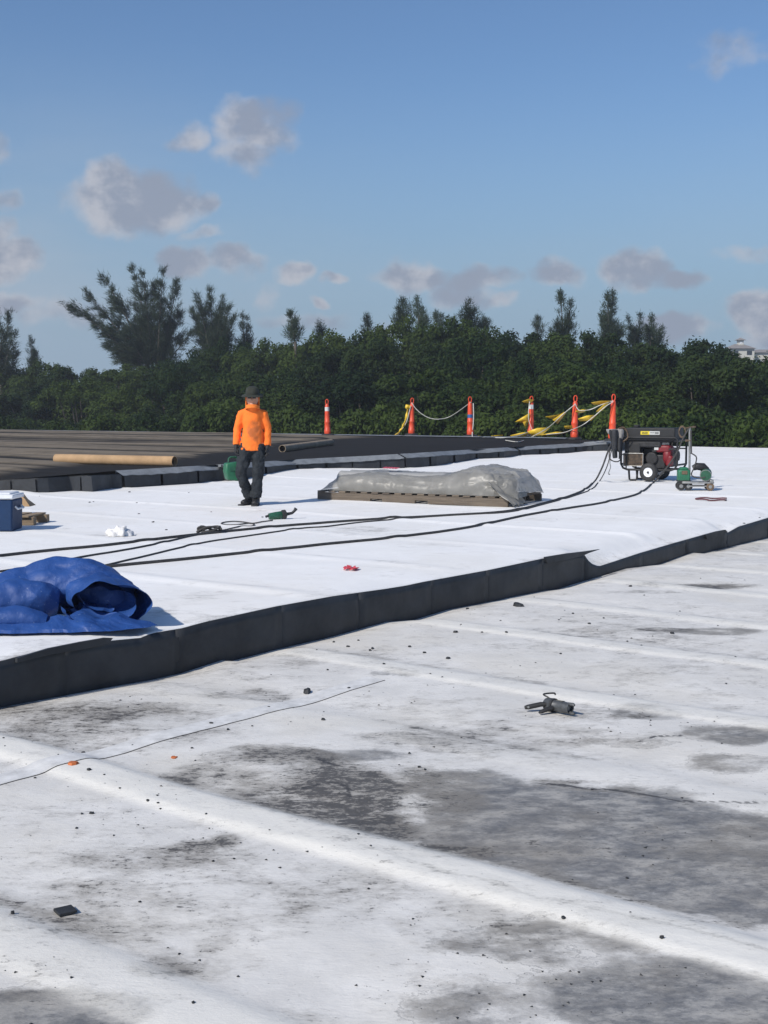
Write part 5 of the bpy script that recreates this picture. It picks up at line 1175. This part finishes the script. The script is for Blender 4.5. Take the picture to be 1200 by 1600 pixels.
# ------------------------------------------------------------------ power tool on the old roof in front
pt_ = at(868, 1108, .02); tk = pt_.y / F
TOOLZ = float(low_z(*uv(pt_)))
tool = empty('power_tool', (pt_.x, pt_.y, TOOLZ), 0, 'worn grey hand power tool with wire hook lying on the old roof', 'power tool')
tool.scale = (.64, .64, .64)
d_ = Vector((.62, -.70, .02)).normalized(); c_ = Vector((.015, .03, .062))
m = MB(); m.lathe([(.030, -.125), (.052, -.120), (.058, -.09), (.060, -.03), (.052, -.02), (.052, .06), (.050, .10), (.046, .155), (.040, .155), (.038, .07), (.0, .068)], c_, 24, d_); body = m.build('motor_body', M['grey_tool'], tool)
m = MB(); m.lathe([(.058, -.012), (.062, -.008), (.062, .012), (.056, .016)], c_ - d_ * .035, 24, d_); m.build('collar', M['rubber'], tool)
sd_ = d_.cross(Vector((0, 0, 1))).normalized(); up_ = sd_.cross(d_)
lbm = MB(); rows = []
for i in range(4):
    f = -.05 + i * .025 + .045; row = []
    for k in range(6):
        a = 1.35 + k * .20; row.append(c_ + d_ * f + (sd_ * math.cos(a) + up_ * math.sin(a)) * .0545)
    rows.append(row)
lbm.loft(rows, False, False); lbm.build('name_plate', M['tool_label'], tool)
for s__ in (1, -1):
    m = MB(); m.tube([c_ + d_ * .13 + up_ * .036 * s__, c_ + d_ * .185 + up_ * .040 * s__, c_ + d_ * .20 + up_ * .034 * s__], [.016, .016, .011], 8); m.build('jaw', M['grey_tool'], tool)
m = MB(); m.lathe([(.0, .0), (.037, .0), (.037, .006), (0, .006)], c_ + d_ * .12, 20, d_); m.build('end_disc', M['steel'], tool)
m = MB(); m.tube([(-.02, .06, .07), (-.12, .075, .065), (-.235, .055, .045), (-.262, .05, .042)], [(.026, .02), (.026, .022), (.027, .022), (.018, .016)], 12); hd = m.build('grip', M['rubber'], tool)
m = MB(); m.cyl((-.235, .028, .052), (-.235, .022, .052), .010, None, 10); m.build('screw', M['steel'], hd)
m = MB(); m.tube([(-.01, .01, .055), (-.07, -.02, .045), (-.13, -.05, .03), (-.15, -.06, .022)], [(.024, .018), (.024, .02), (.022, .016), (.012, .01)], 10); m.build('trigger_grip', M['rubber'], tool)
m = MB(); m.tube(smooth_path([(-.015, .075, .09), (-.05, .10, .12), (-.085, .13, .135), (-.082, .145, .142), (-.03, .16, .145), (.015, .17, .142), (.018, .165, .128)], 4), .0075, 8); m.build('wire_hook', M['dark_metal'], tool)

# ------------------------------------------------------------------ the man
FT = atU(396, 790); pk_ = FT.y / F
man = empty('person', (FT.x, FT.y, FT.z), .0, 'man in orange hooded shirt and dark hat walking towards the camera with a green case', 'person')
def chain(m, pts, rad, n=14):
    m.tube([Vector(p) for p in pts], rad, n)
# joints: x to the picture's right, y away from the camera, z up
HIPR, KNER, ANKR = (-.095, .0, .88), (-.172, -.06, .47), (-.070, .12, .11)       # his right leg, bent, coming through
HIPL, KNEL, ANKL = (.085, .0, .88), (.075, -.035, .47), (.035, .02, .10)
SHR_, ELR, WRR = (-.158, .01, 1.37), (-.232, .03, 1.12), (-.245, -.03, .88)
SHL_, ELL, WRL = (.160, .01, 1.37), (.215, .04, 1.13), (.218, -.02, .87)
def legs(m, k=1.0, zlo=None):
    for H, K, A in ((HIPR, KNER, ANKR), (HIPL, KNEL, ANKL)):
        H, K, A = Vector(H), Vector(K), Vector(A)
        chain(m, [H + Vector((0, 0, .05)), H.lerp(K, .3), H.lerp(K, .7), K, K.lerp(A, .3), K.lerp(A, .75), A], [.098 * k, .092 * k, .073 * k, .064 * k, .064 * k, .054 * k, .05 * k])
bd = MB(); NARROW = .8
chain(bd, [(0, 0, .82), (0, .0, .95), (0, .0, 1.12), (0, 0, 1.30), (0, .01, 1.42), (0, .01, 1.48)], [(.13, .09), (.13, .09), (.12, .085), (.13, .085), (.10, .07), (.06, .055)], 18)
chain(bd, [(0, .01, 1.44), (0, -.02, 1.50), (0, -.04, 1.54)], [.06, .055, .055])
legs(bd, .9)
for S, E, W in ((SHR_, ELR, WRR), (SHL_, ELL, WRL)): chain(bd, [Vector(S) + Vector((-S[0] * .4, 0, -.02)), S, E, W], [.05, .045, .036, .028])
HC = Vector((.005, -.065, 1.575))
for i in range(1): bd.lathe([(.01, -.125), (.050, -.115), (.074, -.06), (.084, 0), (.082, .05), (.06, .10), (.01, .12)], HC, 16)
bd.box(HC + Vector((0, -.088, -.02)), (.022, .035, .04), taper=(.6, .6)); bd.box(HC + Vector((0, -.075, -.075)), (.045, .02, .014)); bd.box(HC + Vector((0, -.06, -.10)), (.05, .05, .04))
for s__ in (-1, 1): bd.box(HC + Vector((.082 * s__, .0, -.01)), (.015, .03, .055))
for A, dx in ((ANKR, -.04), (ANKL, .0)): chain(bd, [A, Vector(A) + Vector((0, .005, -.03)), Vector(A) + Vector((0, .01, -.05))], [.036, .034, .03], 10)
bd.build('body', M['skin'], man, remesh=.010)
# trousers
tr = MB(); chain(tr, [(0, 0, .80), (-.005, .0, .90), (0, 0, .99)], [(.155, .115), (.150, .112), (.130, .10)], 20)
for H, K, A, bx in ((HIPR, KNER, ANKR, -.01), (HIPL, KNEL, ANKL, .01)):
    H, K, A = Vector(H), Vector(K), Vector(A)
    chain(tr, [H + Vector((0, 0, .04)), H.lerp(K, .25), H.lerp(K, .6), K + Vector((0, 0, .02)), K.lerp(A, .25), K.lerp(A, .55), K.lerp(A, .80), K.lerp(A, .93)], [.108, .106, .092, .084, .080, .074, .080, .086], 18)
def wrinkle(o, amp, sc, seed=0):
    t = D.textures.new('folds', 'CLOUDS'); t.noise_scale = sc; t.noise_depth = 3; d = o.modifiers.new('folds', 'DISPLACE'); d.texture = t; d.strength = amp; d.mid_level = .5
o = tr.build('trousers', M['jeans'], man, remesh=.011); wrinkle(o, .05, .09)
# orange shirt with its hood pulled up round the jaw
sh = MB()
chain(sh, [(-.012, 0, .815), (-.012, .0, .86), (-.008, -.005, 1.0), (0, -.005, 1.15), (0, 0, 1.30), (0, .005, 1.40), (0, .01, 1.445), (0, .0, 1.48)], [(.178, .14), (.180, .14), (.158, .126), (.142, .118), (.150, .118), (.155, .105), (.105, .085), (.075, .08)], 24)
chain(sh, [(0, .0, 1.42), (.0, -.02, 1.46), (.0, -.045, 1.495)], [(.085, .09), (.088, .098), (.086, .095)], 18)
for S, E, W, sg in ((SHR_, ELR, WRR, -1), (SHL_, ELL, WRL, 1)):
    S, E, W = Vector(S), Vector(E), Vector(W); chain(sh, [S + Vector((-sg * .09, 0, -.0)), S + Vector((sg * .005, 0, -.02)), S.lerp(E, .5), E, E.lerp(W, .5), E.lerp(W, .93)], [.070, .070, .066, .060, .052, .054], 16)
om = D.materials.new('orange_shirt'); om.use_nodes = True; nt = om.node_tree; p = nt.nodes['Principled BSDF']; p.inputs['Roughness'].default_value = .85
tc = nn(nt, 'ShaderNodeTexCoord'); n1 = nn(nt, 'ShaderNodeTexNoise'); nt.links.new(tc.outputs['Object'], n1.inputs['Vector']); n1.inputs['Scale'].default_value = 11; n1.inputs['Detail'].default_value = 5
vd = nn(nt, 'ShaderNodeVectorMath', operation='MULTIPLY_ADD'); nt.links.new(tc.outputs['Object'], vd.inputs[0]); vd.inputs[1].default_value = (1 / .11, 1 / .4, 1 / .16); vd.inputs[2].default_value = (-.035 / .11, .14 / .4, -1.10 / .16)
dl = nn(nt, 'ShaderNodeVectorMath', operation='LENGTH'); nt.links.new(vd.outputs[0], dl.inputs[0])
a_ = nn(nt, 'ShaderNodeMath', operation='MULTIPLY_ADD'); nt.links.new(n1.outputs[0], a_.inputs[0]); a_.inputs[1].default_value = 1.6; nt.links.new(dl.outputs['Value'], a_.inputs[2])
r_ = nn(nt, 'ShaderNodeMapRange', interpolation_type='SMOOTHSTEP'); nt.links.new(a_.outputs[0], r_.inputs[0]); r_.inputs[1].default_value = 1.95; r_.inputs[2].default_value = 1.15; r_.inputs[4].default_value = .62
x = nn(nt, 'ShaderNodeMix', data_type='RGBA'); nt.links.new(r_.outputs[0], x.inputs[0]); x.inputs[6].default_value = (.90, .185, .018, 1); x.inputs[7].default_value = (.24, .085, .03, 1); nt.links.new(x.outputs[2], p.inputs['Base Color'])
o = sh.build('shirt', om, man, remesh=.010); wrinkle(o, .026, .10)
hd = MB()                                     # hood cloth round neck, jaw and sides of the face
rows = []
for i in range(7):
    f = i / 6; row = []
    for k in range(22):
        a = -1.65 + 3.3 * k / 21 + math.pi / 2; r0 = .090 - .002 * f; row.append(HC + Vector((math.cos(a) * r0, math.sin(a) * r0 * 1.05 + .008, -.13 + .19 * f)))
    rows.append(row)
hd.loft(rows, False, False)
rows = []
for i in range(5):
    f = i / 4; rows.append([HC + Vector((math.cos(a) * (.092 - .004 * f), math.sin(a) * (.098 - .006 * f), -.155 + .055 * f + .02 * max(0, -math.sin(a)))) for a in np.linspace(0, 6.283, 25)[:-1]])
hd.loft(rows, True, False)
o = hd.build('hood', M['orange_cloth'], man); s_ = o.modifiers.new('t', 'SOLIDIFY'); s_.thickness = .014; s_.offset = 1
# hat, glasses
ht = MB(); tilt = Matrix.Rotation(.22, 3, 'X')
prof = [(.158, .030), (.162, .028), (.130, .034), (.098, .042), (.095, .080), (.086, .122), (.062, .145), (.0, .150)]
rings = []
for (r, z) in prof: rings.append([HC + tilt @ Vector((math.cos(a) * r * (1.0), math.sin(a) * r * 1.02, z + .034 - (.022 * (math.cos(a) ** 2) * (r - .1) / .07 if r > .1 else 0))) for a in np.linspace(0, 6.2832, 29)[:-1]])
ht.loft(rings, True, True); o = ht.build('hat', M['hat'], man, angle=60)
gl = MB()
for s__ in (-1, 1): gl.box(HC + Vector((.034 * s__, -.084, .022)), (.052, .02, .034), rot=Matrix.Rotation(.25 * s__, 3, 'Z'))
gl.box(HC + Vector((0, -.09, .03)), (.03, .012, .01)); gl.tube([HC + Vector((-.08, 0, .03)), HC + Vector((-.062, -.07, .03))], .005, 6); gl.tube([HC + Vector((.08, 0, .03)), HC + Vector((.062, -.07, .03))], .005, 6)
gl.build('sunglasses', M['lens'], man, bevel=.006)
# boots
for A, toe, lift in ((ANKR, Vector((-.085, -.13, 0)), .0), (ANKL, Vector((.0, -.17, 0)), 0)):
    A = Vector(A); b = MB(); z = .0
    chain(b, [A + Vector((0, .01, .13)), A + Vector((0, .01, .04)), (A.x, A.y + .01, .05), (A.x, A.y + .02, .03)], [.066, .062, .058, .05], 14)
    chain(b, [(A.x, A.y + .035, .048), (A.x + toe.x * .4, A.y + toe.y * .4, .055), (A.x + toe.x * .85, A.y + toe.y * .85, .047), (A.x + toe.x * 1.1, A.y + toe.y * 1.1, .040)], [(.05, .045), (.050, .052), (.054, .042), (.038, .032)], 14)
    b.build('boot', M['boot'], man, remesh=.009)
    s_ = MB(); ry = math.atan2(-toe.x, -toe.y) * -1; ct = Vector((A.x, A.y, 0)) + toe * .42 + Vector((0, .015, .012)); s_.box(ct, (.105, toe.length + .16, .022), rot=Matrix.Rotation(-math.atan2(toe.x, -toe.y) * -1, 3, 'Z')); s_.build('sole', M['rubber'], man.children[-1] if False else kids(man)[-1], bevel=.02)
# gloved hands with five fingers
def hand(W, E, sg, curl, name='glove'):
    W = Vector(W); E = Vector(E); d = (W - E).normalized(); m = MB(); s_ = Vector((0, -1, 0)); s_ = (s_ - d * s_.dot(d)).normalized(); nrm = d.cross(s_) * sg
    chain(m, [E.lerp(W, .62), W, W + d * .03], [.040, .036, (.032, .042)], 12)
    chain(m, [W + d * .01, W + d * .05, W + d * .095], [(.022, .036), (.024, .044), (.020, .043)], 12)
    for i, L in enumerate((.068, .078, .074, .058)):
        b = W + d * .085 + s_ * (.033 - .022 * i); k1 = b + d * L * .45 + nrm * curl * .012; k2 = k1 + d * L * .38 * (1 - curl * .5) + nrm * curl * .032; k3 = k2 + d * L * .28 * (1 - curl) + nrm * curl * .03
        chain(m, [b - d * .02, k1, k2, k3], [.0115, .011, .010, .008], 8)
    chain(m, [W + d * .025 + s_ * .03, W + d * .055 + s_ * .055 + nrm * .012, W + d * .09 + s_ * .055 + nrm * .025], [.014, .0125, .009], 8)
    return m.build(name, M['glove'], man, remesh=.005)
hand(WRR, ELR, -1, .9); hand(WRL, ELL, 1, .55)
# the green case hanging from his right hand
cs = empty('tool_case', (FT.x - .295, FT.y + .02, FT.z + .38), .35, 'green plastic case carried low in the right hand of the walking man', 'tool case')
m = MB(); m.add([(-.09, -.06, 0), (.10, -.06, -.02), (.10, .16, -.02), (-.09, .16, 0), (-.125, -.06, .13), (.11, -.06, .13), (.11, .16, .13), (-.125, .16, .13), (-.115, -.04, .25), (.08, -.04, .27), (.08, .14, .27), (-.115, .14, .25)],
    [(3, 2, 1, 0), (0, 1, 5, 4), (1, 2, 6, 5), (2, 3, 7, 6), (3, 0, 4, 7), (4, 5, 9, 8), (5, 6, 10, 9), (6, 7, 11, 10), (7, 4, 8, 11), (8, 9, 10, 11)]); m.build('shell', M['green'], cs, bevel=.018)
m = MB(); m.tube([(-.06, .05, .25), (-.055, .05, .315), (-.03, .05, .335), (.05, .05, .335), (.07, .05, .315), (.075, .05, .26)], .016, 8); m.build('handle', M['green_dark'], cs)
m = MB(); m.add([(-.07, -.052, .19), (.06, -.052, .20), (.06, -.066, .14), (-.07, -.068, .13)], [(0, 3, 2, 1)]); m.build('latch_plate', M['green_dark'], cs, smooth=False)

# ------------------------------------------------------------------ debris on the old roof
def chip(px, py, w, label, material=None, kind='chip', th=.35, z=None, seed=0, up=False):
    r = random.Random(seed); p = atU(px, py) if up else at(px, py, .0)
    if not up: p.z = float(low_z(*uv(p))) + .001
    rad = w / F * p.y / 2; n = 9; A = []; a0 = r.uniform(0, 6)
    shape = [r.uniform(.6, 1.15) for _ in range(n)]; asp = r.uniform(.7, 1.5)
    t_ = rad * th
    lo = [(math.cos(a0 + 6.283 * k / n) * rad * shape[k], math.sin(a0 + 6.283 * k / n) * rad * shape[k] * asp, 0) for k in range(n)]
    hi = [(x * .82, y * .82, t_ * r.uniform(.7, 1.2)) for x, y, _ in lo]
    m = MB(); m.add(lo + hi + [(0, 0, t_ * 1.25)], [(k, (k + 1) % n, n + (k + 1) % n, n + k) for k in range(n)] + [(n + k, n + (k + 1) % n, 2 * n) for k in range(n)])
    o = m.build(kind, material or M['chip'], None, smooth=False); o.location = p
    return tag(o, label, kind, None)
chip(480, 1080, 15, 'largest black rubber lump lying above the lap line on the old roof', kind='rubber_lump', th=.8, seed=1)
chip(810, 948, 18, 'black rubber lump lying near the step wall right of centre', kind='rubber_lump', th=.5, seed=2)
chip(113, 1201, 22, 'rust orange chip lying where the lap line meets the raised seam', M['orange_chip'], kind='orange_scrap', th=.25, seed=4)
chip(272, 1182, 11, 'small faded orange chip beside the dark mottled stain', M['orange_chip'], kind='orange_scrap', th=.2, seed=5)
pz_ = at(102, 1420); m = MB(); rad = 15 / F * pz_.y; m.box((0, 0, .006), (rad * 2, rad * 1.9, .010), rot=.6); o = m.build('rubber_offcut', M['chip'], None, smooth=False, bevel=.002); o.location = (pz_.x, pz_.y, float(low_z(*uv(pz_))) + .003); tag(o, 'flat square black rubber offcut on the near left of the old roof', 'offcut')
chip(20, 1426, 9, 'round black pebble of rubber left of the flat square offcut', kind='rubber_lump', th=.9, seed=6)
chip(1034, 1470, 9, 'black lump alone on the raised seam at the lower right', kind='rubber_lump', th=.9, seed=7)
def crumb_where(px, py):
    if py < 1105 - .221 * px + 75: return 'on the old roof near the foot of the step'
    if px < 640 and py < 1300 and abs(py - (1245 - .30 * px)) < 55: return 'on the old roof beside the dark lap line'
    if px > 600 and py < 1160: return 'on the old roof around the hand power tool'
    if px > 600: return 'on the old roof in or below the large grey patch'
    if py < 1290: return 'on the old roof around the mottled dark stain'
    return 'on the near left part of the old roof'
CH = [(582, 1013), (578, 1015), (640, 1011), (663, 1020), (700, 1028), (753, 989), (712, 989), (791, 991), (895, 960), (876, 1021), (921, 976), (980, 1000), (943, 967), (985, 918), (522, 1003), (560, 1002), (544, 1010), (512, 1047), (330, 1132), (356, 1141), (394, 1135), (139, 1211), (163, 1218), (247, 1259), (322, 1277), (143, 1273), (128, 1274), (120, 1296), (231, 1255), (207, 1165), (130, 1176), (55, 1219), (664, 1202), (640, 1176), (655, 1198), (333, 1345), (372, 1516), (280, 1482), (302, 1567), (48, 1597), (576, 1386), (219, 1405), (880, 1435), (980, 1365), (1135, 1068), (1050, 990), (730, 950), (860, 1095), (300, 1170), (420, 1105), (545, 1075), (505, 1126), (600, 1040)]
for i, (px, py) in enumerate(CH):
    o = chip(px, py, random.choice([4, 5, 5, 6, 6, 8]), 'small black rubber crumb ' + crumb_where(px, py), kind='rubber_crumb', th=.6, seed=30 + i); o['group'] = 'rubber crumbs on the old roof'
for i, (px, py) in enumerate([(140, 785), (146, 784), (202, 769), (217, 803), (239, 816), (240, 815), (260, 828), (295, 770), (214, 786), (62, 776), (440, 806), (330, 800), (410, 808), (1187, 809), (1163, 818), (870, 812)]):
    o = chip(px, py, random.choice([3, 4, 5]), 'small dark debris crumb on the upper white roof, ' + ('left of the man' if px < 397 else 'right of the man'), kind='debris_crumb', th=.4, seed=200 + i, up=True); o['group'] = 'debris crumbs on the upper roof'
# grit too fine to count
gm = MB(); rg = random.Random(3)
for _ in range(2600):
    px = rg.uniform(-20, 1220); py = 900 + 720 * rg.random() ** 1.2
    if py < 1105 - .221 * px + 8: continue
    p = at(px, py); cl = mnoise.noise((p.x * 1.3, p.y * 1.3, 4)) + .6 * mnoise.noise((p.x * 4, p.y * 4, 9))
    if cl < rg.uniform(-.1, .7): continue
    z = float(low_z(*uv(p))); s_ = rg.choice([.0018, .002, .0025, .003, .003, .0045, .006]) * (.6 + .1 * p.y); a = rg.uniform(0, 6)
    gm.add([(p.x + math.cos(a + k) * s_ * (1.6 if k < 2 else 1), p.y + math.sin(a + k) * s_ * 1.4, z + .0015) for k in (0, 2.1, 4.2)] + [(p.x, p.y, z + s_ * .8)], [(0, 1, 3), (1, 2, 3), (2, 0, 3)])
tag(gm.build('grit', M['chip'], None, smooth=False), kind='stuff')

# ------------------------------------------------------------------ the damp air of the place
hz = MB(); hz.box((0, 110, 6.0), (720, 400, 25.6)); ho = hz.build('haze', None, None, smooth=False)
hm = D.materials.new('haze'); hm.use_nodes = True; nt = hm.node_tree
for n in list(nt.nodes):
    if n.type != 'OUTPUT_MATERIAL': nt.nodes.remove(n)
pv = nn(nt, 'ShaderNodeVolumePrincipled'); pv.inputs['Color'].default_value = (.86, .91, 1, 1); pv.inputs['Density'].default_value = HAZE; pv.inputs['Anisotropy'].default_value = .2
nt.links.new(pv.outputs[0], nt.nodes['Material Output'].inputs['Volume']); ho.data.materials.append(hm); tag(ho, kind='stuff')
